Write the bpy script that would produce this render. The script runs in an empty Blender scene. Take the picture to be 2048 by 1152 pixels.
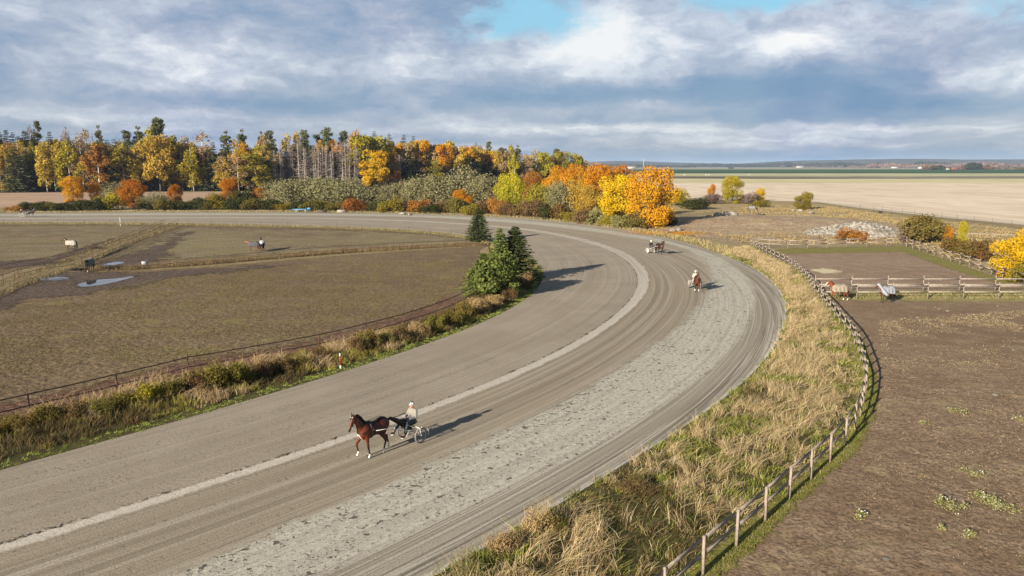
import bpy, math, random
import numpy as np
from mathutils import Vector, Matrix

R = math.radians
scene = bpy.context.scene
COL = scene.collection

# ---------------------------------------------------------------- camera
CAM_H = 13.0
F_PX = 1024 / math.tan(R(35.0))
PITCH = math.atan((576 - 331) / F_PX)
cam_data = bpy.data.cameras.new('drone_camera')
cam_data.sensor_width = 36.0
cam_data.lens = 18.0 / math.tan(R(35.0))
cam_data.clip_start = 0.1
cam_data.clip_end = 40000
cam = bpy.data.objects.new('drone_camera', cam_data)
COL.objects.link(cam)
cam.location = (0, 0, CAM_H)
cam.rotation_euler = (math.pi / 2 - PITCH, 0, 0)
scene.camera = cam

# ---------------------------------------------------------------- exposure, sun
scene.view_settings.view_transform = 'Standard'
scene.view_settings.look = 'None'
scene.view_settings.gamma = 1.0
scene.view_settings.exposure = 1.1
EXP = 2 ** 1.1
SUN_EL = R(18.5)
SHX, SHY = 0.64, 0.768                       # way the shadows fall on the ground
sun_data = bpy.data.lights.new('sun', 'SUN')
sun_data.energy = 5.0
sun_data.angle = R(0.5)
sun_data.color = (1.0, 0.90, 0.76)
sun = bpy.data.objects.new('sun', sun_data)
COL.objects.link(sun)
sun.rotation_euler = Vector((SHX * math.cos(SUN_EL), SHY * math.cos(SUN_EL), -math.sin(SUN_EL))).to_track_quat('-Z', 'Y').to_euler()
sun.location = (-60, -90, 60)
scene.cycles.volume_bounces = 0
scene.cycles.max_bounces = 6
scene.cycles.diffuse_bounces = 3
scene.cycles.transmission_bounces = 3


# ---------------------------------------------------------------- node helpers
class Sk:
    """a socket with arithmetic"""
    def __init__(s, g, o): s.g, s.o = g, o
    def __add__(s, b): return s.g.math('ADD', s, b)
    __radd__ = __add__
    def __sub__(s, b): return s.g.math('SUBTRACT', s, b)
    def __rsub__(s, b): return s.g.math('SUBTRACT', b, s)
    def __mul__(s, b): return s.g.math('MULTIPLY', s, b)
    __rmul__ = __mul__
    def __truediv__(s, b): return s.g.math('DIVIDE', s, b)
    def pow(s, b): return s.g.math('POWER', s, b)
    def clamp(s): return s.g.math('ADD', s, 0.0, clamp=True)
    def abs(s): return s.g.math('ABSOLUTE', s)
    def gt(s, b): return s.g.math('GREATER_THAN', s, b)
    def lt(s, b): return s.g.math('LESS_THAN', s, b)
    def step(s, a, b):                        # smooth step
        return s.g.mrange(s, a, b)


class G:
    def __init__(s, nt): s.nt = nt
    def node(s, t): return s.nt.nodes.new(t)
    def put(s, inp, v):
        if isinstance(v, Sk): s.nt.links.new(v.o, inp)
        elif isinstance(v, tuple) and len(v) == 3 and inp.type == 'RGBA': inp.default_value = (*v, 1)
        else: inp.default_value = v
    def math(s, op, a, b=0.0, c=0.0, clamp=False):
        n = s.node('ShaderNodeMath'); n.operation = op; n.use_clamp = clamp
        s.put(n.inputs[0], a); s.put(n.inputs[1], b); s.put(n.inputs[2], c)
        return Sk(s, n.outputs[0])
    def mrange(s, v, a, b, lo=0.0, hi=1.0):
        n = s.node('ShaderNodeMapRange'); n.interpolation_type = 'SMOOTHSTEP'
        s.put(n.inputs['Value'], v)
        for k, x in zip(('From Min', 'From Max', 'To Min', 'To Max'), (a, b, lo, hi)): s.put(n.inputs[k], x)
        return Sk(s, n.outputs[0])
    def mix(s, f, a, b, blend='MIX'):
        n = s.node('ShaderNodeMix'); n.data_type = 'RGBA'; n.blend_type = blend; n.clamp_factor = True
        s.put(n.inputs[0], f); s.put(n.inputs[6], a); s.put(n.inputs[7], b)
        return Sk(s, n.outputs[2])
    def vec(s, x, y, z=0.0):
        n = s.node('ShaderNodeCombineXYZ')
        for i, v in enumerate((x, y, z)): s.put(n.inputs[i], v)
        return Sk(s, n.outputs[0])
    def sep(s, v):
        n = s.node('ShaderNodeSeparateXYZ'); s.put(n.inputs[0], v)
        return [Sk(s, o) for o in n.outputs]
    def noise(s, v, scale=1.0, detail=4.0, rough=0.55, dist=0.0):
        n = s.node('ShaderNodeTexNoise'); s.put(n.inputs['Vector'], v)
        n.inputs['Scale'].default_value = scale; n.inputs['Detail'].default_value = detail
        n.inputs['Roughness'].default_value = rough; n.inputs['Distortion'].default_value = dist
        return Sk(s, n.outputs['Fac'])
    def voro(s, v, scale=1.0, feature='F1', rnd=1.0):
        n = s.node('ShaderNodeTexVoronoi'); n.feature = feature; s.put(n.inputs['Vector'], v)
        n.inputs['Scale'].default_value = scale; n.inputs['Randomness'].default_value = rnd
        return Sk(s, n.outputs['Distance']), Sk(s, n.outputs['Color']) if 'Color' in n.outputs else None
    def ramp(s, f, stops):
        n = s.node('ShaderNodeValToRGB'); s.put(n.inputs[0], f)
        e = n.color_ramp.elements
        while len(e) < len(stops): e.new(0.5)
        for k, (p, c) in enumerate(stops):
            e[k].position = p; e[k].color = (*c, 1)
        return Sk(s, n.outputs[0])
    def pos(s):
        return Sk(s, s.node('ShaderNodeTexCoord').outputs['Object'])
    def uv(s):
        return Sk(s, s.node('ShaderNodeTexCoord').outputs['UV'])
    def attr(s, name, out='Fac'):
        n = s.node('ShaderNodeAttribute'); n.attribute_name = name
        return Sk(s, n.outputs[out])
    def rnd(s):
        return Sk(s, s.node('ShaderNodeObjectInfo').outputs['Random'])


def material(name, fn=None, color=(.5, .5, .5), rough=.9, metal=0.0, spec=.3):
    """fn(g) -> colour or (colour, bump height, bump distance[, roughness])"""
    m = bpy.data.materials.new(name); m.use_nodes = True
    nt = m.node_tree; b = nt.nodes['Principled BSDF']; g = G(nt)
    b.inputs['Roughness'].default_value = rough; b.inputs['Metallic'].default_value = metal
    b.inputs['Specular IOR Level'].default_value = spec
    if fn is None:
        p = g.pos(); n = g.noise(p, 9, 3)
        c = g.mix(n, tuple(x * .82 for x in color), tuple(min(1, x * 1.15) for x in color))
        g.put(b.inputs['Base Color'], c)
        return m
    r = fn(g)
    if isinstance(r, tuple):
        g.put(b.inputs['Base Color'], r[0])
        bp = g.node('ShaderNodeBump'); bp.inputs['Strength'].default_value = 1.0
        bp.inputs['Distance'].default_value = r[2]; g.put(bp.inputs['Height'], r[1])
        nt.links.new(bp.outputs[0], b.inputs['Normal'])
        if len(r) > 3: g.put(b.inputs['Roughness'], r[3])
    else:
        g.put(b.inputs['Base Color'], r)
    return m


def leafmat(name, a, b, trans=.22, objvar=.25):
    """foliage: two own leaf colours mixed leaf by leaf"""
    m = bpy.data.materials.new(name); m.use_nodes = True
    nt = m.node_tree; nt.nodes.clear(); g = G(nt)
    out = g.node('ShaderNodeOutputMaterial')
    t = g.attr('tint')
    c = g.mix(t, a, b)
    k = g.rnd() * objvar + (1 - objvar / 2)
    hs = g.node('ShaderNodeHueSaturation'); g.put(hs.inputs['Color'], c); g.put(hs.inputs['Value'], k)
    g.put(hs.inputs['Hue'], g.rnd() * .02 + .49)
    c = Sk(g, hs.outputs[0])
    d = g.node('ShaderNodeBsdfDiffuse'); g.put(d.inputs[0], c)
    tr = g.node('ShaderNodeBsdfTranslucent'); g.put(tr.inputs[0], c)
    mx = g.node('ShaderNodeMixShader'); mx.inputs[0].default_value = trans
    nt.links.new(d.outputs[0], mx.inputs[1]); nt.links.new(tr.outputs[0], mx.inputs[2])
    nt.links.new(mx.outputs[0], out.inputs[0])
    return m


def attrmat(name, rough=.85, trans=0.0, spec=.2):
    """colour carried by the mesh itself (coat pattern, painted shade, blade by blade grass colour)"""
    m = bpy.data.materials.new(name); m.use_nodes = True
    nt = m.node_tree; g = G(nt)
    b = nt.nodes['Principled BSDF']
    b.inputs['Roughness'].default_value = rough; b.inputs['Specular IOR Level'].default_value = spec
    c = g.attr('Col', 'Color')
    g.put(b.inputs['Base Color'], c)
    if trans:
        out = nt.nodes['Material Output']
        tr = g.node('ShaderNodeBsdfTranslucent'); g.put(tr.inputs[0], c)
        mx = g.node('ShaderNodeMixShader'); mx.inputs[0].default_value = trans
        nt.links.new(b.outputs[0], mx.inputs[1]); nt.links.new(tr.outputs[0], mx.inputs[2])
        nt.links.new(mx.outputs[0], out.inputs[0])
    return m


# ---------------------------------------------------------------- pixel of the photograph -> point of the place
def ray(u, v):
    d = 576 - v
    return (u - 1024, math.cos(PITCH) * F_PX + d * math.sin(PITCH), -math.sin(PITCH) * F_PX + d * math.cos(PITCH))


def P(u, v, z=0.0):
    x, y, zz = ray(u, v); t = (z - CAM_H) / zz
    return np.array((x * t, y * t, z))


def PXM(u, v):
    """pixels per metre at the ground point seen at (u, v)"""
    return -ray(u, v)[2] / CAM_H


# ---------------------------------------------------------------- sky
def build_world():
    w = bpy.data.worlds.new('World'); scene.world = w; w.use_nodes = True
    nt = w.node_tree; nt.nodes.clear(); g = G(nt)
    out = g.node('ShaderNodeOutputWorld')
    d = Sk(g, g.node('ShaderNodeTexCoord').outputs['Generated'])
    x, y, z = g.sep(d)
    az = g.math('ARCTAN2', x, y)
    el = g.math('ARCSINE', z)

    def blob(u, v, ru, rv, k=1.0):
        rx, ry, rz = ray(u, v); a0 = math.atan2(rx, ry); e0 = math.atan2(rz, math.hypot(rx, ry))
        a = (az_w - a0) * (F_PX / ru); e = (el_w - e0) * (F_PX / rv)
        return g.math('EXPONENT', (a * a + e * e) * -1.0) * k
    # gentle warp so that nothing is a clean ellipse
    w1 = g.noise(g.vec(az * 9.0, el * 20.0, 1.7), 1.0, 7, .66) - .5
    w2 = g.noise(g.vec(az * 9.0, el * 20.0, 9.1), 1.0, 7, .66) - .5
    az_w = az + w1 * .07
    el_w = el + w2 * .034
    big = g.noise(g.vec(az_w * 5.4, el_w * 12.5, 4.0), 1.0, 10, .58)
    fine = g.noise(g.vec(az_w * 22.0, el_w * 44.0, 2.0), 1.0, 9, .62)
    band = g.noise(g.vec(az_w * 6.5, el_w * 52.0, 6.0), 1.0, 9, .6)
    lowmask = el.step(R(5.2), R(1.5))
    b = (big - .5) * 1.5 + (fine - .5) * .78 + .44
    blow = (band - .5) * 1.35 + (fine - .5) * .55 + .44
    b = b * (1.0 - lowmask) + blow * lowmask
    for args in [(1210, 65, 100, 56, .50), (1560, 95, 70, 30, .42), (1960, 160, 130, 34, .30), (1100, 120, 130, 45, .16),
                 (1380, 60, 320, 55, .13), (1750, 70, 300, 50, .17), (1150, 255, 320, 12, .30), (1700, 262, 420, 14, .22),
                 (330, 232, 330, 14, .26), (640, 150, 260, 40, .12), (90, 110, 120, 40, .20), (1330, 212, 130, 14, .20),
                 (980, 70, 40, 16, .25), (1000, 290, 300, 9, .16),
                 (1640, 180, 230, 34, -.42), (1250, 186, 260, 24, -.32), (500, 205, 480, 16, -.22), (900, 190, 180, 20, -.26),
                 (330, 120, 420, 80, .06), (200, 40, 260, 30, .06), (1230, 60, 50, 30, .10), (1545, 90, 46, 20, .16), (1900, 205, 260, 20, -.26), (1500, 240, 420, 10, -.20), (1600, 312, 700, 16, -.16)]:
        b = b + blob(*args)
    b = b.clamp()
    cloud = g.ramp(b, [(0.0, (.19, .32, .51)), (.28, (.28, .39, .56)), (.5, (.42, .49, .63)), (.68, (.60, .66, .77)), (.85, (.84, .87, .93)), (1.0, (1.0, 1.0, 1.0))])
    # clear holes near the top
    hole = blob(1060, 35, 120, 42, 1.0) + blob(1500, 0, 120, 26, 1.1) + blob(1840, -25, 110, 30, .7) + blob(2040, 20, 90, 30, .5) + blob(930, 78, 40, 14, .3) + (fine - .5) * 1.3
    hole = hole.step(.18, .85)
    blue = (.33, .68, .90)
    c = g.mix(hole, cloud, blue)
    # thin clear air right above the horizon
    hz = el.step(R(1.5), R(.1)) * .75
    c = g.mix(hz, c, (.30, .47, .69))
    sky = g.node('ShaderNodeTexSky'); sky.sky_type = 'NISHITA'; sky.sun_disc = False
    sky.sun_elevation = SUN_EL; sky.sun_rotation = math.atan2(-SHX, -SHY) % (2 * math.pi)
    sky.altitude = 0; sky.air_density = 1.0; sky.dust_density = .6
    b1 = g.node('ShaderNodeBackground'); nt.links.new(sky.outputs[0], b1.inputs[0]); b1.inputs[1].default_value = .05
    b2 = g.node('ShaderNodeBackground'); g.put(b2.inputs[0], c); b2.inputs[1].default_value = .97 / EXP
    # the cloud deck covers the low sky ahead; overhead it breaks up into clear sky
    ov = g.noise(g.vec(x * 4.0, y * 4.0, z * 4.0), 1.0, 4, .5)
    cover = (el.step(R(24), R(13)) * .85 + .15 * ov.step(.45, .65)).clamp()
    mx = g.node('ShaderNodeMixShader'); g.put(mx.inputs[0], cover)
    nt.links.new(b1.outputs[0], mx.inputs[1]); nt.links.new(b2.outputs[0], mx.inputs[2])
    nt.links.new(mx.outputs[0], out.inputs[0])
    w.cycles.sampling_method = 'MANUAL'; w.cycles.sample_map_resolution = 512


build_world()


# ---------------------------------------------------------------- mesh helpers
def new_mesh(name, V, F, mats=(), tint=None, col=None, smooth=False, uv=None, midx=None):
    """V (n,3); F one array (m,k) or a list of such arrays"""
    V = np.asarray(V, dtype=np.float32)
    Fs = [np.asarray(f, dtype=np.int32) for f in (F if isinstance(F, list) else [F]) if len(f)]
    me = bpy.data.meshes.new(name)
    me.vertices.add(len(V)); me.vertices.foreach_set('co', V.ravel())
    nl = sum(f.size for f in Fs); npoly = sum(len(f) for f in Fs)
    me.loops.add(nl); me.polygons.add(npoly)
    li = np.concatenate([f.ravel() for f in Fs]).astype(np.int32)
    me.loops.foreach_set('vertex_index', li)
    tot = np.concatenate([np.full(len(f), f.shape[1], np.int32) for f in Fs])
    st = np.concatenate([[0], np.cumsum(tot)[:-1]]).astype(np.int32)
    me.polygons.foreach_set('loop_start', st)
    if smooth: me.polygons.foreach_set('use_smooth', np.ones(npoly, bool))
    for m in mats: me.materials.append(m)
    if midx is not None: me.polygons.foreach_set('material_index', np.asarray(midx, np.int32))
    me.update(calc_edges=True)
    if tint is not None:
        a = me.attributes.new('tint', 'FLOAT', 'POINT'); a.data.foreach_set('value', np.asarray(tint, np.float32))
    if col is not None:
        a = me.attributes.new('Col', 'FLOAT_COLOR', 'POINT')
        c = np.ones((len(V), 4), np.float32); c[:, :3] = col
        a.data.foreach_set('color', c.ravel())
    if uv is not None:
        l = me.uv_layers.new(name='UVMap'); l.data.foreach_set('uv', np.asarray(uv, np.float32)[li].ravel())
    return me


def add_obj(name, me, parent=None, loc=None):
    o = bpy.data.objects.new(name, me); COL.objects.link(o)
    if loc is not None: o.location = loc
    if parent is not None: o.parent = parent
    return o


def tag(o, label, cat, group=None):
    o['label'] = label; o['category'] = cat
    if group: o['group'] = group
    return o


def empty(name, loc, rz=0.0):
    o = bpy.data.objects.new(name, None); COL.objects.link(o)
    o.location = loc; o.rotation_euler = (0, 0, rz); o.empty_display_size = .3
    return o


def structure(name, me, loc=None):
    o = add_obj(name, me, None, loc); o['kind'] = 'structure'; return o


def copy_tree(o, parent=None):
    c = o.copy(); COL.objects.link(c)
    if parent is not None: c.parent = parent
    for ch in list(o.children): copy_tree(ch, c)
    return c


class MB:
    """collects shapes into one mesh"""
    def __init__(s): s.V = []; s.F = {3: [], 4: []}; s.n = 0; s.M = {3: [], 4: []}
    def add(s, V, F, mi=0):
        V = np.asarray(V, float); F = np.asarray(F, int)
        s.V.append(V); s.F[F.shape[1]].append(F + s.n); s.M[F.shape[1]].append(np.full(len(F), mi)); s.n += len(V)
    def box(s, c, size, rz=0.0, mi=0, M=None):
        x, y, z = np.asarray(size) / 2.0
        V = np.array([(-x, -y, -z), (x, -y, -z), (x, y, -z), (-x, y, -z), (-x, -y, z), (x, -y, z), (x, y, z), (-x, y, z)])
        if rz:
            ca, sa = math.cos(rz), math.sin(rz); V = np.c_[V[:, 0] * ca - V[:, 1] * sa, V[:, 0] * sa + V[:, 1] * ca, V[:, 2]]
        if M is not None: V = V @ np.array(M).T
        s.add(V + np.asarray(c), [(0, 3, 2, 1), (4, 5, 6, 7), (0, 1, 5, 4), (1, 2, 6, 5), (2, 3, 7, 6), (3, 0, 4, 7)], mi)
    def beam(s, a, b, w, h, mi=0, up=(0, 0, 1)):
        a = np.asarray(a, float); b = np.asarray(b, float); d = b - a; L = np.linalg.norm(d); d = d / L
        sd = np.cross(d, up); sd /= np.linalg.norm(sd); u = np.cross(sd, d)
        M = np.c_[d, sd, u]
        s.box((a + b) / 2, (L, w, h), mi=mi, M=M)
    def tube(s, pts, rad, sides=6, mi=0, cap=True):
        V, F4, F3 = tube(pts, rad, sides, cap)
        s.V.append(V); s.F[4].append(F4 + s.n); s.M[4].append(np.full(len(F4), mi))
        if len(F3): s.F[3].append(F3 + s.n); s.M[3].append(np.full(len(F3), mi))
        s.n += len(V)
    def ball(s, c, r, seg=10, rings=7, mi=0):
        V, F4, F3 = sphere(seg, rings); V = V * np.asarray(r) + np.asarray(c)
        s.V.append(V); s.F[4].append(F4 + s.n); s.M[4].append(np.full(len(F4), mi))
        s.F[3].append(F3 + s.n); s.M[3].append(np.full(len(F3), mi)); s.n += len(V)
    def torus(s, c, R0, r0, axis=1, seg=28, sides=6, mi=0):
        t = np.arange(seg) * 2 * np.pi / seg; a = np.arange(sides) * 2 * np.pi / sides
        T, A = np.meshgrid(t, a, indexing='ij')
        x = (R0 + r0 * np.cos(A)) * np.cos(T); z = (R0 + r0 * np.cos(A)) * np.sin(T); y = r0 * np.sin(A)
        V = np.stack([x, y, z], -1).reshape(-1, 3)
        i, j = np.meshgrid(np.arange(seg), np.arange(sides), indexing='ij')
        q = lambda i, j: (i % seg) * sides + (j % sides)
        F = np.stack([q(i, j), q(i, j + 1), q(i + 1, j + 1), q(i + 1, j)], -1).reshape(-1, 4)
        s.add(V + np.asarray(c), F, mi)
    def mesh(s, name, mats, smooth=False):
        V = np.concatenate(s.V); Fs = []; ms = []
        for k in (3, 4):
            if s.F[k]: Fs.append(np.concatenate(s.F[k])); ms.append(np.concatenate(s.M[k]))
        return new_mesh(name, V, Fs, mats, smooth=smooth, midx=np.concatenate(ms))


def sphere(seg=10, rings=7):
    V = [(0, 0, -1)]
    for i in range(1, rings):
        ph = -math.pi / 2 + math.pi * i / rings
        for j in range(seg):
            a = 2 * math.pi * j / seg; V.append((math.cos(ph) * math.cos(a), math.cos(ph) * math.sin(a), math.sin(ph)))
    V.append((0, 0, 1)); F = []; T = []
    for i in range(rings - 2):
        for j in range(seg):
            a = 1 + i * seg; b = a + seg
            F.append((a + j, a + (j + 1) % seg, b + (j + 1) % seg, b + j))
    a = 1 + (rings - 2) * seg; t = len(V) - 1
    for j in range(seg):
        T.append((0, 1 + (j + 1) % seg, 1 + j)); T.append((a + j, a + (j + 1) % seg, t))
    return np.array(V, float), np.array(F), np.array(T)


def tube(pts, rad, sides=6, cap=True):
    pts = np.asarray(pts, float); n = len(pts); rad = np.broadcast_to(np.asarray(rad, float), (n,))
    V = []; prev = None
    for i in range(n):
        d = pts[min(i + 1, n - 1)] - pts[max(i - 1, 0)]; d = d / (np.linalg.norm(d) + 1e-9)
        if prev is None:
            ref = np.array((0, 0, 1.0)) if abs(d[2]) < .9 else np.array((1.0, 0, 0))
            sx = np.cross(d, ref)
        else: sx = prev - d * np.dot(prev, d)
        sx /= np.linalg.norm(sx) + 1e-9; prev = sx; sy = np.cross(d, sx)
        a = np.arange(sides) * 2 * np.pi / sides
        V.append(pts[i] + rad[i] * (np.cos(a)[:, None] * sx + np.sin(a)[:, None] * sy))
    V = np.concatenate(V); F = []
    for i in range(n - 1):
        for j in range(sides):
            a = i * sides + j; b = i * sides + (j + 1) % sides
            F.append((a, b, b + sides, a + sides))
    T = []
    if cap:
        V = np.concatenate([V, pts[:1], pts[-1:]]); c0, c1 = len(V) - 2, len(V) - 1
        for j in range(sides):
            T.append((c0, (j + 1) % sides, j)); k = (n - 1) * sides
            T.append((c1, k + j, k + (j + 1) % sides))
    return V, np.array(F), np.array(T, int).reshape(-1, 3)


def vnoise(x, y, seed=0):
    xi = np.floor(x).astype(np.int64); yi = np.floor(y).astype(np.int64); fx = x - xi; fy = y - yi
    fx = fx * fx * (3 - 2 * fx); fy = fy * fy * (3 - 2 * fy)
    def h(a, b):
        n = (a * 374761393 + b * 668265263 + seed * 1274126177) & 0xffffffff
        n = ((n ^ (n >> 13)) * 1274126177) & 0xffffffff
        return ((n ^ (n >> 16)) & 0xffff) / 65535.0
    return (h(xi, yi) * (1 - fx) + h(xi + 1, yi) * fx) * (1 - fy) + (h(xi, yi + 1) * (1 - fx) + h(xi + 1, yi + 1) * fx) * fy


def fbm(x, y, oct=4, seed=0):
    s = 0; a = .5
    for k in range(oct):
        s = s + a * vnoise(x * 2 ** k, y * 2 ** k, seed + k); a *= .5
    return s


def catmull(pts, step):
    """smooth curve through the points, resampled evenly"""
    p = np.asarray(pts, float); p = np.vstack([2 * p[0] - p[1], p, 2 * p[-1] - p[-2]]); out = []
    for i in range(1, len(p) - 2):
        t = np.linspace(0, 1, 24, endpoint=False)[:, None]
        a, b, c, d = p[i - 1], p[i], p[i + 1], p[i + 2]
        out.append(.5 * ((2 * b) + (c - a) * t + (2 * a - 5 * b + 4 * c - d) * t ** 2 + (3 * b - a - 3 * c + d) * t ** 3))
    out = np.vstack(out + [p[-2:-1]])
    return resample(out, step)


def resample(q, step):
    L = np.r_[0, np.cumsum(np.linalg.norm(np.diff(q, axis=0), axis=1))]
    n = max(2, int(round(L[-1] / step)) + 1); s = np.linspace(0, L[-1], n)
    return np.stack([np.interp(s, L, q[:, k]) for k in range(q.shape[1])], 1)


def smooth_line(q, it):
    q = q.copy()
    for _ in range(it): q[1:-1] = .25 * q[:-2] + .5 * q[1:-1] + .25 * q[2:]
    return q


def gpts(px): return np.array([P(u, v)[:2] for u, v in px])


def strip_mesh(name, A, B, z, mats, n_across=2, zfun=None, uv=False):
    """sheet between two curves of equal length"""
    n = len(A); t = np.linspace(0, 1, n_across)
    V = A[:, None, :] * (1 - t)[None, :, None] + B[:, None, :] * t[None, :, None]
    zz = np.full((n, n_across, 1), z, float)
    if zfun is not None: zz[..., 0] += zfun(V[..., 0], V[..., 1], t[None, :])
    V = np.concatenate([V, zz], -1).reshape(-1, 3)
    i, j = np.meshgrid(np.arange(n - 1), np.arange(n_across - 1), indexing='ij')
    a = i * n_across + j
    F = np.stack([a, a + n_across, a + n_across + 1, a + 1], -1).reshape(-1, 4)
    me = new_mesh(name, V, F, mats, smooth=True)
    return me


def poly_mesh(name, pts, z, mats):
    """flat sheet with an irregular outline"""
    import bmesh
    bm = bmesh.new()
    vs = [bm.verts.new((p[0], p[1], z)) for p in pts]
    es = [bm.edges.new((vs[i], vs[(i + 1) % len(vs)])) for i in range(len(vs))]
    bmesh.ops.triangle_fill(bm, edges=es, use_beauty=True)
    me = bpy.data.meshes.new(name)
    for f in bm.faces:
        if f.normal.z < 0: f.normal_flip()
    bm.to_mesh(me); bm.free()
    for m in mats: me.materials.append(m)
    return me

# ================================================================ GROUND
def soil(name, c1, c2, c3=None, scale=.35, clod=1.0, grass=None, bump=.05):
    def fn(g):
        p = g.pos(); x, y, z = g.sep(p)
        big = g.noise(p, scale * .25, 5, .6)
        mid = g.noise(p, scale * 2.2, 5, .6)
        fin = g.noise(p, 3.6 * clod, 5, .72)
        c = g.mix(big.step(.35, .65), c1, c2)
        c = g.mix((mid.step(.42, .68)) * .7, c, c3 or tuple(k * 1.35 for k in c2))
        dk = g.noise(p, scale * 7.0, 4, .7)
        c = g.mix(dk.step(.52, .34) * .28, c, tuple(k * .55 for k in c1))
        c = g.mix(fin.step(.40, .56) * .85 + .15, tuple(k * .48 for k in c1), c)
        if grass:
            gm = g.noise(p, scale * 1.3, 5, .65).step(.52, .70) * g.noise(p, 6, 3, .6).step(.35, .6)
            c = g.mix(gm * .8, c, grass)
        h = fin * 1.0 + g.noise(p, 1.6 * clod, 4, .6) * 1.4 + g.noise(p, 17 * clod, 3, .6) * .3
        return c, h, bump
    return material(name, fn, rough=.95, spec=.1)


def speckled_grass(name, cols, scale=1.0, bump=.06):
    def fn(g):
        p = g.pos()
        a = g.noise(p, .35 * scale, 5, .6); b = g.noise(p, 2.2 * scale, 5, .65); f = g.noise(p, 9 * scale, 4, .7)
        c = g.mix(a.step(.35, .65), cols[0], cols[1]); c = g.mix(b.step(.4, .65), c, cols[2])
        c = g.mix(f.step(.65, .35) * .5, c, tuple(k * .45 for k in cols[0]))
        return c, f + b, bump
    return material(name, fn, rough=.95, spec=.1)


def far_soil(name, c1, c2, sx, sy, rows=None):
    def fn(g):
        p = g.pos(); x, y, z = g.sep(p)
        n = g.noise(g.vec(x * sx, y * sy, 0), 1, 6, .6)
        m = g.noise(g.vec(x * sx * 7, y * sy * 5, 3), 1, 5, .65)
        c = g.mix(n.step(.3, .7), c1, c2)
        c = g.mix(m.step(.35, .70) * .6, c, tuple(k * .70 for k in c1))
        if rows:
            t = g.math('SINE', (x * rows[0] + y * rows[1]) + g.noise(p, .02, 3) * 5)
            c = g.mix(t.step(.2, 1.0) * .22, c, tuple(k * .75 for k in c1))
        return c
    return material(name, fn, rough=1.0, spec=0.0)


M_base = far_soil('dry_pasture', (.27, .215, .12), (.34, .27, .165), .02, .02)
S = 14000
ground = structure('ground', new_mesh('ground', [(-S, -60, -.05), (S, -60, -.05), (S, 16000, -.05), (-S, 16000, -.05)], np.array([[0, 1, 2, 3]]), [M_base]))


def soft(name, pts, z, mat, soft=.5, step=None):
    """ground patch that frays out at its rim"""
    q = np.asarray(pts, float); lo, hi = q.min(0) - soft * 2.5, q.max(0) + soft * 2.5
    step = step or float(np.clip((hi - lo).max() / 170, .3, 4))
    X, Y = np.meshgrid(np.arange(lo[0], hi[0] + step, step), np.arange(lo[1], hi[1] + step, step), indexing='ij')
    ins = np.zeros(X.shape, bool); D = np.full(X.shape, 1e9); j = len(q) - 1
    for i in range(len(q)):
        (xi, yi), (xj, yj) = q[i], q[j]; dx, dy = xi - xj, yi - yj; L2 = dx * dx + dy * dy + 1e-9
        ins ^= ((yi > Y) != (yj > Y)) & (X < -dx * (Y - yi) / (-dy if abs(dy) > 1e-9 else 1e-9) + xi)
        t = np.clip(((X - xj) * dx + (Y - yj) * dy) / L2, 0, 1); D = np.minimum(D, np.hypot(X - xj - t * dx, Y - yj - t * dy)); j = i
    sd = np.where(ins, D, -D); nx, ny = X.shape
    a, b = np.meshgrid(np.arange(nx - 1), np.arange(ny - 1), indexing='ij'); k = a * ny + b
    F = np.stack([k, k + ny, k + ny + 1, k + 1], -1).reshape(-1, 4); F = F[(sd.ravel()[F] > -soft * 2).any(1)]
    used = np.unique(F); mp = np.zeros(nx * ny, int); mp[used] = np.arange(len(used))
    V = np.stack([X.ravel(), Y.ravel(), np.full(X.size, z)], -1)[used]
    me = new_mesh(name, V, mp[F], [frayed(mat, soft)])
    at = me.attributes.new('edge', 'FLOAT', 'POINT'); at.data.foreach_set('value', sd.ravel()[used].astype(np.float32))
    return structure(name, me)


FRAY = {}
def frayed(mat, soft):
    if (mat.name, soft) in FRAY: return FRAY[(mat.name, soft)]
    m = mat.copy(); nt = m.node_tree; g = G(nt); out = nt.nodes['Material Output']; src = out.inputs[0].links[0].from_socket
    p = g.pos(); n = (g.noise(p, .55 / soft, 6, .7) - .5) * 7.0 * soft + (g.noise(p, 3, 3, .6) - .5) * 1.2 * soft
    al = (g.attr('edge') + n).step(-soft * .5, soft * .5) * g.attr('edge').step(-soft * 1.9, -soft * .9)
    tr = g.node('ShaderNodeBsdfTransparent'); mx = g.node('ShaderNodeMixShader'); g.put(mx.inputs[0], al)
    nt.links.new(tr.outputs[0], mx.inputs[1]); nt.links.new(src, mx.inputs[2]); nt.links.new(mx.outputs[0], out.inputs[0])
    FRAY[(mat.name, soft)] = m
    return m


# ---------------------------------------------------------------- race track
I_px = [(0, 937), (100, 908), (200, 885), (300, 860), (400, 828), (500, 800), (600, 768), (700, 740), (800, 706), (870, 683), (940, 655), (1000, 630), (1040, 607), (1073, 580), (1088, 556), (1083, 537), (1066, 521), (1030, 502), (980, 486), (930, 472), (850, 463), (700, 455), (500, 450), (350, 447), (0, 446)]
W_px = [(0, 1095), (200, 1035), (400, 975), (600, 910), (700, 880), (870, 810), (1000, 765), (1100, 720), (1200, 660), (1250, 620), (1283, 578), (1280, 550), (1252, 517), (1200, 493), (1100, 468), (1000, 455), (800, 442), (500, 436), (0, 438)]
B1_px = [(340, 1152), (500, 1085), (640, 1030), (790, 965), (920, 905), (1050, 845), (1180, 775), (1300, 700), (1390, 625), (1425, 565), (1412, 520), (1360, 494), (1250, 472), (1100, 453), (1000, 444), (800, 433), (400, 429.5), (0, 431.5)]
B2_px = [(700, 1122), (850, 1056), (978, 990), (1180, 902), (1330, 815), (1440, 727), (1498, 650), (1512, 600), (1498, 555), (1450, 520), (1380, 494), (1280, 470), (1100, 446), (1000, 437.5), (800, 429.5), (400, 426.5), (0, 429)]
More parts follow.
